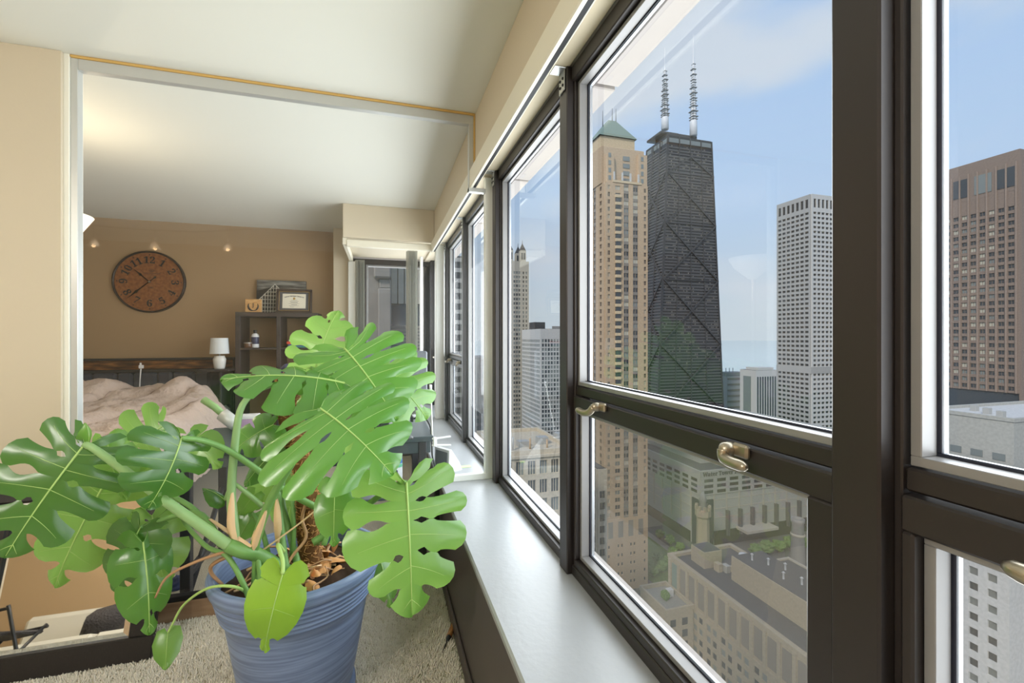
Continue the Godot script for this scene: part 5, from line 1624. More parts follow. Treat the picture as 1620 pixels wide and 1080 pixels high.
func braced_tower() -> void:
	var top := 1.3 + 229.0
	var b := thing("braced_black_tower", Vector3(340, GY, -470), "tall tapering black skyscraper with X bracing and two white antennas", "skyscraper")
	# corner lines: (x0, x1, z front, z back) at the top and at y = -70
	var at := func(y: float) -> Array:
		var f := (top - y) / (top + 70.0)
		return [311.6 - 15.0 * f, 370.0 + 13.4 * f, -429.0 + 3.0 * f, -470.0 - 12.0 * f]
	var st := begin()
	var lo: Array = at.call(GY)
	var hi: Array = at.call(top)
	var p := [Vector3(lo[0], GY, lo[2]), Vector3(lo[1], GY, lo[2]), Vector3(lo[1], GY, lo[3]), Vector3(lo[0], GY, lo[3])]
	var q := [Vector3(hi[0], top, hi[2]), Vector3(hi[1], top, hi[2]), Vector3(hi[1], top, hi[3]), Vector3(hi[0], top, hi[3])]
	for k in 4:
		var mid: Vector3 = (p[k] + p[(k + 1) % 4]) / 2.0 - Vector3(340, GY, -450)
		quad(st, p[k], p[(k + 1) % 4], q[(k + 1) % 4], q[k], mid)
	quad(st, q[0], q[1], q[2], q[3], Vector3.UP)
	part(b, "body", done(st), M.city_glass_black, -b.position)
	# floor bands on the two faces in view
	st = begin()
	var sill := begin()
	for i in 98:
		var y := GY + 6.0 + i * 3.42
		if y > top - 12.0:
			break
		var a: Array = at.call(y)
		add_box(st, Vector3((a[0] + a[1]) / 2, y, a[2] + 0.2), Vector3(a[1] - a[0], 1.55, 0.8), 0.0)
		add_box(st, Vector3(a[0] - 0.2, y, (a[2] + a[3]) / 2), Vector3(0.8, 1.55, a[2] - a[3]), 0.0)
		for j in 34:
			if rng.randf() < 0.16 and y > -30.0:
				var wx := lerpf(a[0] + 1.0, a[1] - 1.0, (j + 0.5) / 34.0)
				add_box(sill, Vector3(wx, y + 1.7, a[2] + 0.15), Vector3(1.3, 0.95, 0.5), 0.0)
	part(b, "floor_bands", done(st), M.city_steel_band, -b.position).set_meta("kind", "stuff")
	part(b, "lit_windows", done(sill), M.spandrel_grey, -b.position).set_meta("kind", "stuff")
	var ylo := GY
	var yhi := top - 1.0
	var a0: Array = at.call(ylo)
	var a1: Array = at.call(yhi)
	for k in 5:
		var f := k / 4.0
		beam(b, "column", Vector3(lerpf(a0[0], a0[1], f), ylo, a0[2] + 0.6), Vector3(lerpf(a1[0], a1[1], f), yhi, a1[2] + 0.6), 1.5 if k in [0, 4] else 1.0, M.city_steel)
	for k in 4:
		var f := k / 3.0
		beam(b, "column", Vector3(a0[0] - 0.6, ylo, lerpf(a0[2], a0[3], f)), Vector3(a1[0] - 0.6, yhi, lerpf(a1[2], a1[3], f)), 1.4, M.city_steel)
	var lev := [245.0, 188.0, 131.0, 67.0, -6.6, -85.0]
	for k in lev.size() - 1:
		var t: Array = at.call(minf(lev[k], top - 8.0))
		var d: Array = at.call(lev[k + 1])
		var yt := minf(lev[k], top - 8.0)
		if k > 0:
			beam(b, "brace", Vector3(t[0], yt, t[2] + 1.5), Vector3(d[1], lev[k + 1], d[2] + 1.5), 1.5, M.city_steel)
			beam(b, "brace", Vector3(t[1], yt, t[2] + 1.5), Vector3(d[0], lev[k + 1], d[2] + 1.5), 1.5, M.city_steel)
			beam(b, "brace", Vector3(t[0] - 1.5, yt, t[2]), Vector3(d[0] - 1.5, lev[k + 1], d[3]), 1.5, M.city_steel)
			beam(b, "brace", Vector3(t[0] - 1.5, yt, t[3]), Vector3(d[0] - 1.5, lev[k + 1], d[2]), 1.5, M.city_steel)
		else:
			beam(b, "brace", Vector3((t[0] + t[1]) / 2, yt - 14.0, t[2] + 1.5), Vector3(d[1], lev[1], d[2] + 1.5), 1.5, M.city_steel)
			beam(b, "brace", Vector3((t[0] + t[1]) / 2, yt - 14.0, t[2] + 1.5), Vector3(d[0], lev[1], d[2] + 1.5), 1.5, M.city_steel)
		beam(b, "belt", Vector3(d[0], lev[k + 1], d[2] + 0.8), Vector3(d[1], lev[k + 1], d[2] + 0.8), 1.2, M.city_steel)
	var h: Array = at.call(top)
	for k in 4:
		var x0 := lerpf(h[0], h[1], k / 4.0) + 0.8
		block(b, "crown_window", Vector3(x0, top - 8.0, h[2] + 0.1), Vector3(x0 + 13.0, top - 3.0, h[2] + 0.7), M.city_glass_pale, 0.0)
		var z0 := lerpf(h[2], h[3], k / 4.0) - 0.8
		block(b, "crown_window", Vector3(h[0] - 0.7, top - 8.0, z0 - 8.5), Vector3(h[0] - 0.1, top - 3.0, z0), M.city_glass_pale, 0.0)
	block(b, "roof_plant", Vector3(h[0] + 6, top, -462), Vector3(h[1] - 14, top + 7.0, -436), M.city_steel, 0.1)
	block(b, "roof_platform", Vector3(h[0] - 2, top + 7.0, -468), Vector3(h[0] + 22, top + 9.5, -440), M.city_glass_black, 0.1)
	# two lattice antennas, each a stack of narrowing drums and masts with rungs
	for s in [[Vector3(317.357, 243.350, -442.954), 85.0, 1052.0], [Vector3(349.093, 235.993, -433.524), 160.0, 1097.0]]:
		var f: Vector3 = s[0]
		var tall: float = (215.0 - s[1]) / 700.0 * 515.0
		if s[2] > 1090.0:
			tall = (215.0 - 55.0) / 700.0 * 515.0
		var an := part(b, "antenna", lathe_mesh([Vector2(0, 0), Vector2(4.2, 0), Vector2(4.0, tall * 0.14), Vector2(3.0, tall * 0.16), Vector2(2.6, tall * 0.34), Vector2(2.0, tall * 0.36), Vector2(1.5, tall * 0.72), Vector2(0.8, tall * 0.74), Vector2(0.35, tall), Vector2(0, tall)], 10), M.antenna_white, f - b.position, "white antenna mast")
		for k in 22:
			var y := tall * (0.16 + 0.026 * k)
			var w := lerpf(4.4, 2.0, k / 21.0) + 0.9 * sin(k * 2.7)
			part(an, "rung", box_mesh(Vector3(snappedf(w * 1.6, 0.1), 0.7, snappedf(w * 1.6, 0.1))), M.antenna_grey, Vector3(0.3 * sin(k * 1.9), y, 0))

func beam(b: Node3D, called: String, p: Vector3, q: Vector3, w: float, m: Material) -> void:
	var d := (q - p).normalized()
	var side := Vector3(0, 0, 1) if absf(d.z) < 0.5 else Vector3(1, 0, 0)
	var up := d.cross(side).normalized()
	var st := begin()
	add_box(st, (p + q) / 2.0, Vector3(p.distance_to(q), w, w * 0.8), 0.0, Basis(d, up, d.cross(up)))
	part(b, called, done(st), m, -b.position)

func tower_tan(EX: Vector3, EZ: Vector3) -> void:
	var c := Vector3(97.227, 71.586, -179.752)
	var wx := 21.8
	var wz := 24.0
	var top := c.y
	var b := building("tan_stone_tower", Vector3(c.x, 0, c.z), wx, wz, top, "tan stone tower with green copper hip roof and bay windows", M.city_tan, null)
	var y0 := -81.0
	var panes := [M.city_glass, M.city_glass, M.city_glass_pale, M.city_blind]
	var f := Vector3(c.x, y0, c.z)
	var u := grid_face(b, f, EX, EZ, wx, top - y0, [[1.7, 1.2], [6.2, 2.6], [10.6, 2.6, 1], [15.4, 2.6, 1], [20.4, 1.2]], [1.0, 3.3, 1.9, 46], 0.6, M.city_tan, panes, 230, 1, M.spandrel_grey)
	grid_face(b, f + Vector3(0, 0, -wz), EZ, -EX, wz, top - y0, [[3.0, 2.2], [9.0, 2.6, 1], [15.0, 2.6, 1], [21.0, 2.0]], [1.0, 3.3, 1.9, 46], 0.6, M.city_tan, panes, 300 - u, 1, M.spandrel_grey)
	# projecting bays with glazed corners
	for i in 28:
		var y := y0 + 54.45 + 3.3 * i
		block(b, "bay", Vector3(c.x + 4.7, y + 2.2, c.z + 0.5), Vector3(c.x + 7.7, y + 3.6, c.z + 1.5), M.city_tan_pale, 0.15)
		block(b, "bay_window", Vector3(c.x + 4.95, y + 0.3, c.z + 0.5), Vector3(c.x + 7.45, y + 2.2, c.z + 1.25), M.city_glass, 0.1)
	# base storeys: plain stone with small pairs and a tall arcade row
	var bh := y0 - GY
	grid_face(b, Vector3(c.x, GY, c.z), EX, EZ, wx, bh, [[1.7, 1.0], [6.6, 1.0], [8.4, 1.0], [13.0, 1.0], [14.8, 1.0], [20.2, 1.0]], [3.0, 4.2, 1.5, 5], 0.75, M.city_tan, [M.city_glass], 72)
	for k in 4:
		block(b, "arcade_window", Vector3(c.x + 1.2 + 5.2 * k, y0 - 8.5, c.z + 0.6), Vector3(c.x + 3.6 + 5.2 * k, y0 - 1.2, c.z + 0.85), M.spandrel_grey, 0.0)
	# stepped crown
	var x0 := c.x
	block(b, "crown", Vector3(x0 - 1.0, top, c.z - wz + 2), Vector3(x0 + wx - 0.6, top + 17.0, c.z - 1.5), M.city_tan, 0.1)
	block(b, "crown_shoulder", Vector3(x0 + 1.0, top, c.z - 4.0), Vector3(x0 + 4.6, top + 13.0, c.z + 0.3), M.city_tan, 0.1)
	block(b, "crown_shoulder", Vector3(x0 + wx - 4.6, top, c.z - 4.0), Vector3(x0 + wx, top + 14.5, c.z + 0.3), M.city_tan, 0.1)
	for k in 3:
		for j in 4:
			block(b, "crown_window", Vector3(x0 + 1.6 + 8.4 * k, top + 1.2 + 3.4 * j, c.z - 1.6 if k == 1 else c.z + 0.2), Vector3(x0 + 1.6 + 8.4 * k + (3.4 if k == 1 else 1.3), top + 3.2 + 3.4 * j, c.z - 1.2 if k == 1 else c.z + 0.45), M.city_glass_pale, 0.0)
	for k in 4:
		block(b, "pergola_post", Vector3(x0 + 4.0 + 4.2 * k, top + 1.0, c.z + 0.2), Vector3(x0 + 4.7 + 4.2 * k, top + 5.0, c.z + 0.8), M.city_white, 0.0)
	block(b, "pergola_rail", Vector3(x0 + 3.6, top + 0.2, c.z + 0.2), Vector3(x0 + 18.4, top + 1.2, c.z + 0.9), M.city_tan_pale, 0.0)
	block(b, "attic", Vector3(x0 - 0.2, top + 17.0, c.z - wz + 4), Vector3(x0 + wx - 4.0, top + 23.0, c.z - 4.0), M.city_tan_pale, 0.1)
	var st := begin()
	var e := [Vector3(x0 - 1.0, top + 23.0, c.z - 3.2), Vector3(x0 + wx - 3.2, top + 23.0, c.z - 3.2), Vector3(x0 + wx - 3.2, top + 23.0, c.z - wz + 3.2), Vector3(x0 - 1.0, top + 23.0, c.z - wz + 3.2)]
	var r := [Vector3(x0 + 7.0, top + 33.5, c.z - 9.5), Vector3(x0 + 11.0, top + 33.5, c.z - 9.5), Vector3(x0 + 11.0, top + 33.5, c.z - 14.0), Vector3(x0 + 7.0, top + 33.5, c.z - 14.0)]
	for k in 4:
		quad(st, e[k], e[(k + 1) % 4], r[(k + 1) % 4], r[k], (e[k] + e[(k + 1) % 4]) / 2.0 - Vector3(x0 + 9.0, top + 20.0, c.z - 12.0))
	quad(st, r[0], r[1], r[2], r[3], Vector3.UP)
	part(b, "copper_roof", done(st), M.copper_green, -b.position, "green copper hip roof")
	for k in 3:
		part(b, "spire", tube_mesh([r[0].lerp(r[1], k * 0.5) - Vector3(3.0 if k == 0 else 0.0, 3.5 if k == 0 else 1.0, 0), r[0].lerp(r[1], k * 0.5) + Vector3(-3.0 if k == 0 else 0.0, 6.0 - (2.0 if k == 0 else 0.0), 0)], [0.25, 0.1], 6), M.antenna_grey, -b.position)

func window_one_view(EX: Vector3, EZ: Vector3) -> void:
	# twin-lantern tower
	var c := Vector3(97.611, 64.043, -346.553)
	var wx := 20.5
	c.x = Vector3(117.330, 64.043, -340.693).x - wx
	var b := building("lantern_tower", c, wx, 22.0, c.y, "slender pale tower crowned by pointed corner lanterns", M.city_limestone, M.roof_tar)
	var h := c.y - GY
	grid_face(b, Vector3(c.x, GY + 40, c.z), EX, EZ, wx, h - 40.0, [[2.0, 1.4], [4.6, 1.4], [8.0, 1.6], [10.2, 1.6], [12.4, 1.6], [15.8, 1.4], [18.4, 1.4]], [1.5, 3.6, 2.1, 36], 0.6, M.city_limestone, [M.city_glass_pale, M.city_glass], 252)
	for k in 2:
		var x := c.x + (2.2 if k == 0 else wx - 7.2)
		for j in 2:
			var z := c.z - 5.0 - 12.0 * j
			block(b, "lantern", Vector3(x, c.y, z), Vector3(x + 5.0, c.y + 9.0, z + 5.0), M.city_limestone, 0.2)
			for s in 2:
				block(b, "lantern_window", Vector3(x + 0.8 + 2.0 * s, c.y + 1.5, z + 4.9), Vector3(x + 2.2 + 2.0 * s, c.y + 7.0, z + 5.15), M.city_glass, 0.0)
			var st := begin()
			var o := Vector3(x + 2.5, c.y + 9.0, z + 2.5)
			for s in 4:
				var a := o + Vector3(3.4, 0, 0).rotated(Vector3.UP, PI / 4 + s * PI / 2)
				var d := o + Vector3(3.4, 0, 0).rotated(Vector3.UP, PI / 4 + (s + 1) * PI / 2)
				tri(st, a, d, o + Vector3(0, 6.5, 0), (a + d) / 2 - o + Vector3(0, 2, 0))
			part(b, "lantern_roof", done(st), M.city_steel, -b.position)
			part(b, "spire", tube_mesh([o + Vector3(0, 6, 0), o + Vector3(0, 9, 0)], [0.3, 0.1], 6), M.antenna_grey, -b.position)
	# grey grid apartment slab
	c = Vector3(103.937, 7.300, -282.080)
	b = building("grid_apartment_slab", c, 44.0, 40.0, c.y, "grey apartment slab with fine white window grid and roof box", M.city_glass_pale, M.roof_tar)
	h = c.y - GY
	var u := grid_face(b, Vector3(c.x, GY, c.z), EX, EZ, 44.0, h, even(20, 44.0, 0.74, 0.6, 43.4), [1.2, 3.0, 2.1, 38], 0.5, M.city_white, [M.city_glass_pale, M.city_glass], 300)
	grid_face(b, Vector3(c.x, GY, c.z - 40.0), EZ, -EX, 40.0, h, even(16, 40.0, 0.9, 0.4, 39.6), [1.1, 3.0, 1.9, 38], 0.3, M.city_white, [M.city_glass_pale], 0)
	block(b, "penthouse", Vector3(c.x - 0.0, c.y, c.z - 24.0), Vector3(c.x + 8.0, c.y + 5.0, c.z - 12.0), M.city_steel, 0.1)
	block(b, "roof_rail", Vector3(c.x + 10.0, c.y, c.z - 4.0), Vector3(c.x + 43.0, c.y + 2.0, c.z - 3.6), M.city_grey, 0.0)
	# cream building close below with large multi-pane windows
	c = Vector3(24.945, -23.409, -88.563)
	c.x = Vector3(23.685, -23.409, -88.938).x
	var cw := Vector3(39.963, -24.567, -88.600).x - c.x
	b = building("cream_building", c, cw, 22.0, c.y, "cream building with big multi-pane windows and rooftop pipes", M.city_glass, M.city_cream)
	h = c.y - GY
	var n := 6
	grid_face(b, Vector3(c.x, GY, c.z), EX, EZ, cw, h, even(n, cw, 0.66, 0.3, cw - 0.3), [h - 85.1, 4.05, 2.9, 21], 0.6, M.city_cream, [M.city_glass, M.city_glass, M.city_glass_pale], 189, 2)
	block(b, "cornice", Vector3(c.x - 0.3, c.y - 0.5, c.z + 0.5), Vector3(c.x + cw + 0.3, c.y + 0.1, c.z + 1.0), M.city_cream, 0.05)
	parapet(b, c, cw, 22.0, c.y, 1.0, 0.5, M.city_cream)
	for k in 3:
		block(b, "roof_unit", Vector3(c.x + 6.0 + 5.0 * k, c.y, c.z - 8.0 - k), Vector3(c.x + 8.5 + 5.0 * k, c.y + 1.4 + 0.4 * k, c.z - 6.0 - k), M.duct_metal, 0.05)
		part(b, "pipe", tube_mesh([Vector3(c.x + 4.0 + 4.0 * k, c.y, c.z - 4.0), Vector3(c.x + 4.0 + 4.0 * k, c.y + 3.0 - 0.5 * k, c.z - 4.0)], [0.22], 8), M.city_tan if k else M.duct_metal, -b.position)
	# pale slab further left, seen through the bedroom panes
	c = Vector3(43.136, -8.300, -206.257)
	b = building("dark_office_block", c, 12.0, 26.0, c.y, "dark grey office block seen through the bedroom window", M.city_steel_band, M.roof_tar)
	grid_face(b, Vector3(c.x, GY, c.z), EX, EZ, 12.0, c.y - GY, even(6, 12.0, 0.6), [1.2, 3.5, 2.2, 28], 0.4, M.city_steel_band, [M.city_glass], 168)

func lower_view(EX: Vector3, EZ: Vector3) -> void:
	# --- stone department store block with its name
	var c := Vector3(168.378, -71.947, -203.468)
	var b := building("department_store_block", c, 130.0, 120.0, c.y, "pale stone block lettered Water Tower Place with strip windows", M.city_concrete, M.roof_tar)
	var h := c.y - GY
	var cols := even(15, 130.0, 0.72, 1.0, 129.0)
	var u := grid_face(b, Vector3(c.x, c.y - 13.5, c.z), EX, EZ, 130.0, 9.5, cols, [0.6, 3.1, 1.9, 3], 0.5, M.city_concrete, [M.city_glass, M.city_glass_black], 45)
	grid_face(b, Vector3(c.x, c.y - 13.5, c.z - 120.0), EZ, -EX, 120.0, 9.5, even(16, 120.0, 0.72, 1.0, 119.0), [0.6, 3.1, 1.9, 3], 0.5, M.city_concrete, [M.city_glass, M.city_glass_black], 48)
	for s in 2:
		block(b, "cornice", Vector3(c.x - 0.6, c.y - 4.0, c.z - (120.0 if s else 0.0)), Vector3(c.x + (0.0 if s else 130.0), c.y, c.z + 0.6), M.city_concrete, 0.0)
	# ribs, ground-floor glazing and canopy
	for k in 15:
		var x := c.x + 8.6 * k
		block(b, "rib", Vector3(x, GY + 9.0, c.z), Vector3(x + 0.7, c.y - 13.5, c.z + 0.35), M.city_limestone, 0.0)
		if k > 1:
			block(b, "fin", Vector3(x - 0.4, GY + 5.0, c.z), Vector3(x + 1.0, GY + 19.0, c.z + 2.0), M.city_steel_band, 0.0)
	for k in 13:
		block(b, "rib", Vector3(c.x - 0.35, GY + 9.0, c.z - 8.8 * k - 8.0), Vector3(c.x, c.y - 13.5, c.z - 8.8 * k - 7.3), M.city_limestone, 0.0)
	for k in 3:
		block(b, "course", Vector3(c.x - 0.2, GY + 15.0 + 5.0 * k, c.z - 120.0), Vector3(c.x + 130.0, GY + 15.4 + 5.0 * k, c.z + 0.2), M.city_limestone, 0.0)
	block(b, "shopfront", Vector3(c.x + 9.0, GY, c.z), Vector3(c.x + 130.0, GY + 8.0, c.z + 0.6), M.city_glass_black, 0.0)
	block(b, "shopfront", Vector3(c.x - 0.6, GY, c.z - 110.0), Vector3(c.x, GY + 6.0, c.z - 8.0), M.city_glass_black, 0.0)
	block(b, "entrance", Vector3(c.x - 0.8, GY, c.z - 6.0), Vector3(c.x + 8.0, GY + 26.0, c.z + 0.8), M.city_glass, 0.0)
	block(b, "canopy", Vector3(c.x + 24.0, GY + 7.5, c.z), Vector3(c.x + 46.0, GY + 9.0, c.z + 8.0), M.city_limestone, 0.05)
	# set-back upper storeys
	var s := Vector3(c.x + 10.0, c.y, c.z - 12.0)
	block(b, "upper_storey", Vector3(s.x, c.y, s.z - 90.0), Vector3(s.x + 110.0, c.y + 13.0, s.z), M.city_concrete, 0.0)
	for k in 12:
		block(b, "upper_window", Vector3(s.x - 0.2, c.y + 3.0, s.z - 6.4 - 7.2 * k), Vector3(s.x + 0.1, c.y + 10.0, s.z - 1.0 - 7.2 * k), M.city_glass, 0.0)
		block(b, "upper_window", Vector3(s.x + 1.5 + 8.6 * k, c.y + 3.0, s.z - 0.1), Vector3(s.x + 8.4 + 8.6 * k, c.y + 10.0, s.z + 0.2), M.city_glass, 0.0)
	var t := text_mesh("Water Tower Place", 3.1, 0.3, "Droid Serif", true)
	t.horizontal_alignment = HORIZONTAL_ALIGNMENT_LEFT
	part(b, "lettering", t, M.city_steel, Vector3(c.x + 1.0, c.y - 2.0, c.z + 0.75) - b.position)
	# --- old limestone water tower
	c = Vector3(151.933, -114.000, -181.802)
	var w := thing("limestone_water_tower", Vector3(c.x, GY, c.z), "slim old limestone tower with battlements before the store", "tower")
	part(w, "shaft", lathe_mesh([Vector2(3.6, 0), Vector2(3.2, 4), Vector2(2.9, 26), Vector2(3.0, 27), Vector2(3.7, 28), Vector2(3.7, 31.0), Vector2(0, 31.0)], 8, false), M.city_beige)
	for k in 8:
		var a := TAU * (k + 0.5) / 8
		part(w, "merlon", box_mesh(Vector3(1.0, 2.2, 1.0)), M.city_beige, Vector3(cos(a) * 3.2, 32.0, sin(a) * 3.2))
	part(w, "lantern", lathe_mesh([Vector2(1.7, 31), Vector2(1.7, 35), Vector2(2.0, 35.4), Vector2(1.2, 38), Vector2(0, 40)], 12), M.city_grey)
	# --- round chimney
	c = Vector3(196.619, -114.000, -168.524)
	w = thing("brick_chimney", Vector3(c.x, GY, c.z), "round grey masonry chimney rising beside the dark low roofs", "chimney")
	part(w, "stack", lathe_mesh([Vector2(3.4, 0), Vector2(2.6, 24), Vector2(3.0, 25), Vector2(3.0, 26.5), Vector2(2.2, 26.5), Vector2(2.2, 24)], 16), M.city_grey)
	part(w, "band", lathe_mesh([Vector2(2.85, 18), Vector2(3.2, 18.3), Vector2(3.2, 19), Vector2(2.85, 19.3)], 16), M.city_limestone)
	# --- slim apartment tower at the left edge
	c = Vector3(55.425, -33.763, -106.630)
	var sx := Vector3(57.526, -33.763, -106.006).x - c.x
	b = building("slim_apartment_tower", c, sx + 0.6, 9.0, c.y, "slim pale apartment tower beside the tan stone tower", M.city_glass, M.roof_tar)
	h = c.y - GY
	u = grid_face(b, Vector3(c.x, GY, c.z), EX, EZ, sx + 0.6, h, even(1, sx + 0.6, 0.6), [1.2, 3.1, 1.9, 24], 0.35, M.city_cream, [M.city_glass], 24, 1)
	grid_face(b, Vector3(c.x, GY, c.z - 9.0), EZ, -EX, 9.0, h, even(3, 9.0, 0.6), [1.2, 3.1, 1.9, 24], 0.35, M.city_cream, [M.city_glass], 72, 1)
	# --- flat-roofed hotel in the foreground
	c = Vector3(88.477, -68.889, -121.846)
	var rt := c.y
	var zr := c.z
	var near := Vector3(c.x, rt, zr + 50.0)
	var wx := 24.5
	b = building("flat_roofed_building", near, wx, 50.0, rt, "long beige building with flat dark roof and rooftop box", M.city_beige, M.roof_tar)
	parapet(b, near, wx, 50.0, rt, 1.1, 1.2, M.city_beige)
	var wf := []
	for k in 9:
		var a := 1.6 + 5.5 * k
		wf.append([a + 0.6, 1.6])
		wf.append([a + 2.9, 1.6])
	h = rt - GY
	grid_face(b, Vector3(near.x, GY, zr), EZ, -EX, 50.0, h - 9.0, wf, [1.0, 3.2, 1.8, 11], 0.4, M.city_beige, [M.city_glass, M.city_glass_pale], 300)
	for k in 12:
		block(b, "roof_storey_pilaster", Vector3(near.x - 0.5, rt - 9.0, zr + 1.0 + 4.0 * k), Vector3(near.x, rt, zr + 1.9 + 4.0 * k), M.city_beige, 0.0)
		block(b, "roof_storey_panel", Vector3(near.x - 0.2, rt - 8.0, zr + 2.2 + 4.0 * k), Vector3(near.x, rt - 0.8, zr + 4.6 + 4.0 * k), M.spandrel_grey if k else M.copper_green, 0.0)
	# rooftop box, plant and vents
	var ph := Vector3(83.237, -58.854, -96.279)
	block(b, "penthouse", Vector3(near.x + 9.0, rt, zr + 17.0), Vector3(near.x + 20.0, rt + 7.0, zr + 46.0), M.city_beige, 0.05)
	block(b, "penthouse_roof", Vector3(near.x + 9.3, rt + 7.0, zr + 17.3), Vector3(near.x + 19.7, rt + 7.15, zr + 45.7), M.roof_tar, 0.0)
	block(b, "stair_head", Vector3(near.x + 5.5, rt, zr + 4.0), Vector3(near.x + 12.0, rt + 5.0, zr + 10.0), M.city_beige, 0.05)
	block(b, "stair_head_roof", Vector3(near.x + 5.8, rt + 5.0, zr + 4.3), Vector3(near.x + 11.7, rt + 5.1, zr + 9.7), M.roof_tar, 0.0)
	for k in 4:
		block(b, "duct", Vector3(near.x + 8.0 + 2.0 * k, rt, zr + 11.0 + k), Vector3(near.x + 9.6 + 2.0 * k, rt + 2.6 - 0.4 * k, zr + 13.0 + k), M.duct_metal if k % 2 else M.city_beige, 0.1)
	for k in 5:
		part(b, "roof_fan", lathe_mesh([Vector2(0.9, 0), Vector2(0.9, 0.8), Vector2(1.4, 1.0), Vector2(1.2, 1.5), Vector2(0, 1.7)], 14), M.antenna_white, Vector3(near.x + 22.0, rt + 0.1, zr + 8.0 + 9.0 * k) - b.position)
	for k in 7:
		part(b, "vent_pipe", lathe_mesh([Vector2(0.25, 0), Vector2(0.25, 1.6), Vector2(0.5, 1.7), Vector2(0, 2.1)], 10), M.antenna_white, Vector3(near.x + 12.5 + 2.2 * (k % 3), rt + 7.1, zr + 21.0 + 3.4 * k) - b.position)
	# --- terrace wing on its left
	var tc := Vector3(near.x - 10.2, rt - 9.0, zr + 13.0)
	b = building("terrace_wing", tc, 9.3, 13.0, tc.y, "lower beige wing with planted roof terrace beside the flat-roofed building", M.city_beige, M.pavement)
	parapet(b, tc, 9.3, 13.0, tc.y, 1.3, 0.4, M.city_beige)
	for k in 6:
		for j in 2:
			block(b, "window", Vector3(tc.x - 0.1, tc.y - 4.0 - 3.4 * k, tc.z - 9.5 + 5.0 * j), Vector3(tc.x + 0.05, tc.y - 2.0 - 3.4 * k, tc.z - 7.5 + 5.0 * j), M.city_glass, 0.0)
			block(b, "window", Vector3(tc.x + 1.5 + 4.0 * j, tc.y - 4.0 - 3.4 * k, tc.z - 0.05), Vector3(tc.x + 3.3 + 4.0 * j, tc.y - 2.0 - 3.4 * k, tc.z + 0.1), M.city_glass, 0.0)
	part(b, "shrub", crown_mesh(1.3, 4), M.tree_green, tc + Vector3(4.0, 1.6, -6.0) - b.position)
	block(b, "planter", tc + Vector3(5.5, 0.1, -8.0), tc + Vector3(7.5, 2.4, -6.5), M.city_white, 0.05)
	# --- low dark roofs between it and the store
	var lr := Vector3(near.x + wx + 6.0, GY + 22.0, zr + 38.0)
	b = building("low_roofed_building", lr, 46.0, 62.0, lr.y, "low building with wide dark roof and slanted skylights", M.city_beige, M.roof_tar)
	parapet(b, lr, 46.0, 62.0, lr.y, 0.8, 0.8, M.city_limestone)
	for k in 6:
		var sk := block(b, "skylight", Vector3(lr.x + 6.0 + 8.0 * (k % 3), lr.y + 0.6, lr.z - 56.0 + 9.0 * k), Vector3(lr.x + 13.0 + 8.0 * (k % 3), lr.y + 1.0, lr.z - 53.0 + 9.0 * k), M.city_glass_pale, 0.0)
		sk.rotation.x = 0.35
		part(b, "roof_fan", lathe_mesh([Vector2(0.9, 0), Vector2(0.9, 0.8), Vector2(1.4, 1.0), Vector2(0, 1.6)], 12), M.antenna_white, Vector3(lr.x + 3.0 + 3.0 * (k % 2), lr.y + 0.1, lr.z - 58.0 + 9.0 * k) - b.position)
	# --- lawn, pavements and trees
	var lawn := structure("lawn")
	var l0 := Vector3(126.799, -113.900, -189.074)
	block(lawn, "grass", Vector3(l0.x - 4.0, GY, l0.z - 70.0), Vector3(l0.x + 22.0, GY + 0.15, l0.z + 30.0), M.lawn, 0.0)
	block(lawn, "pavement", Vector3(l0.x + 22.0, GY, l0.z - 120.0), Vector3(l0.x + 26.0, GY + 0.12, l0.z + 40.0), M.pavement, 0.0)
	var spots := [[1030, 872, 3.5], [1040, 860, 4.0], [1048, 884, 4.5], [1056, 872, 3.8], [1036, 890, 4.2], [1066, 862, 4.0], [1078, 850, 4.0], [1062, 838, 4.5], [1046, 826, 4.2], [1084, 862, 4.0], [1202, 872, 5.0], [1216, 868, 5.5], [1230, 866, 5.0], [1244, 862, 5.5], [1258, 866, 5.0]]
	var gp := [Vector3(129.247, -114.000, -191.644), Vector3(135.982, -114.000, -196.105), Vector3(132.867, -114.000, -187.468), Vector3(139.771, -114.000, -193.002), Vector3(126.313, -114.000, -185.212), Vector3(147.578, -114.000, -199.494), Vector3(154.995, -114.000, -203.050), Vector3(154.329, -114.000, -210.843), Vector3(153.621, -114.000, -219.125), Vector3(157.528, -114.000, -195.139), Vector3(189.197, -114.000, -186.426), Vector3(197.203, -114.000, -186.877), Vector3(204.794, -114.000, -186.787), Vector3(212.521, -114.000, -186.696), Vector3(221.048, -114.000, -186.406)]
	var shapes := [crown_mesh(1.0, 1), crown_mesh(1.0, 2), crown_mesh(1.0, 3)]
	for k in gp.size():
		var q: Vector3 = gp[k]
		var t2 := thing("street_tree", Vector3(q.x, GY, q.z), "leafy green tree on the lawn strip beside the tan tower" if k < 10 else "round green tree before the store shopfront", "tree", "trees beside the tan tower" if k < 10 else "trees before the shopfront")
		var r: float = spots[k][2] * (0.56 if k < 10 else 0.62)
		part(t2, "trunk", tube_mesh([Vector3.ZERO, Vector3(0, r, 0)], [0.4, 0.25], 6), M.tree_trunk)
		part(t2, "crown", shapes[k % 3], M.tree_green, Vector3(0, r * 1.3, 0)).scale = Vector3(r, r * 0.85, r)

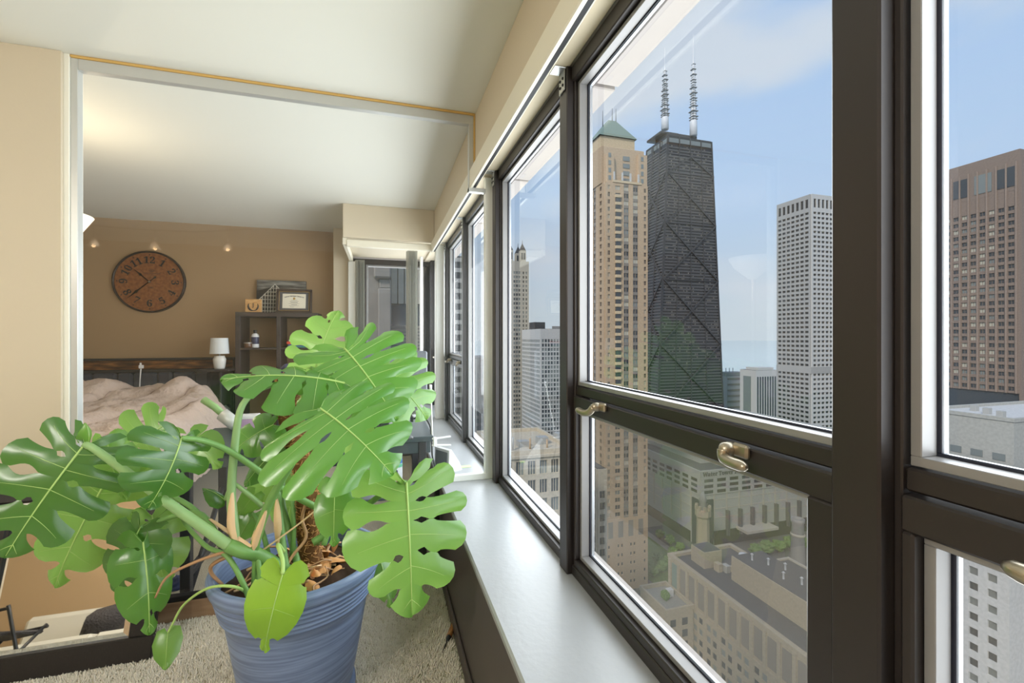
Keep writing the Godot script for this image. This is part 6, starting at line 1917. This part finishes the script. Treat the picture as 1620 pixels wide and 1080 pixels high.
func crown_mesh(r: float, seed_: int) -> Mesh:
	var n := FastNoiseLite.new()
	n.seed = seed_
	n.frequency = 1.6
	n.fractal_octaves = 3
	var st := begin()
	for i in 14:
		for j in 22:
			var q := []
			for k in [[i, j], [i + 1, j], [i + 1, j + 1], [i, j + 1]]:
				var th: float = PI * k[0] / 14.0
				var ph: float = TAU * k[1] / 22.0
				var v := Vector3(sin(th) * cos(ph), cos(th), sin(th) * sin(ph))
				q.append(v * r * (1.0 + 0.55 * n.get_noise_3dv(v)))
			quad(st, q[0], q[1], q[2], q[3], q[0] + q[2])
	return done(st)

func neighbours(EX: Vector3, EZ: Vector3) -> void:
	# the next wing of our own building, seen through the bay window: concrete pier, panels, blinds
	var z := -12.0
	var b := thing("neighbour_wing", Vector3(-0.5, GY, z - 3), "grey concrete wing with pier and blinds outside the bay window", "building")
	block(b, "wall", Vector3(-6.0, GY, z - 6.0), Vector3(-0.02, 14.0, z), M.neighbour_wall, 0.02)
	var px0 := Vector3(-0.061, 2.791, -11.600).x
	var px1 := Vector3(0.261, 2.803, -11.600).x
	block(b, "pier", Vector3(px0, GY, z), Vector3(px1, 2.55, z + 0.4), M.neighbour_wall, 0.03)
	block(b, "pier_neck", Vector3(px0 + 0.03, 2.55, z), Vector3(px1, 2.8, z + 0.3), M.neighbour_wall, 0.03)
	block(b, "pier_head", Vector3(px0 - 0.1, 2.8, z), Vector3(px1, 8.0, z + 0.45), M.neighbour_wall, 0.04)
	var wx1 := Vector3(1.124, 2.875, -11.900).x
	block(b, "wall", Vector3(-0.02, GY, z - 6.0), Vector3(wx1, 14.0, z - 0.3), M.neighbour_wall, 0.02)
	for k in 5:
		var fx := lerpf(px1, wx1, k / 5.0)
		block(b, "panel", Vector3(fx + 0.01, 2.2, z - 0.3), Vector3(lerpf(px1, wx1, (k + 1) / 5.0) - 0.01, 4.6, z - 0.1), M.city_limestone, 0.01)
	block(b, "window", Vector3(px1, -0.8, z - 0.32), Vector3(wx1, 2.2, z - 0.2), M.city_glass, 0.0)
	for k in 26:
		block(b, "blind_slat", Vector3(px1 + 0.02, -0.7 + 0.09 * k, z - 0.19), Vector3(wx1 - 0.02, -0.63 + 0.09 * k, z - 0.17), M.spandrel_grey, 0.0)
	# banded office building between the bay posts
	var c := Vector3(14.173, 23.586, -152.271)
	var w := thing("banded_office_building", Vector3(c.x + 8, GY, c.z - 8), "dark office building with white floor bands beyond the bay corner", "building")
	var x1 := Vector3(28.346, 23.586, -148.059).x
	block(w, "body", Vector3(c.x - 3.0, GY, c.z - 16), Vector3(x1, c.y + 6.0, c.z), M.city_glass, 0.0)
	for k in 30:
		block(w, "floor_band", Vector3(c.x - 3.2, c.y + 4.0 - 3.6 * k, c.z - 16), Vector3(x1 + 0.1, c.y + 5.4 - 3.6 * k, c.z + 0.4), M.city_white, 0.0)
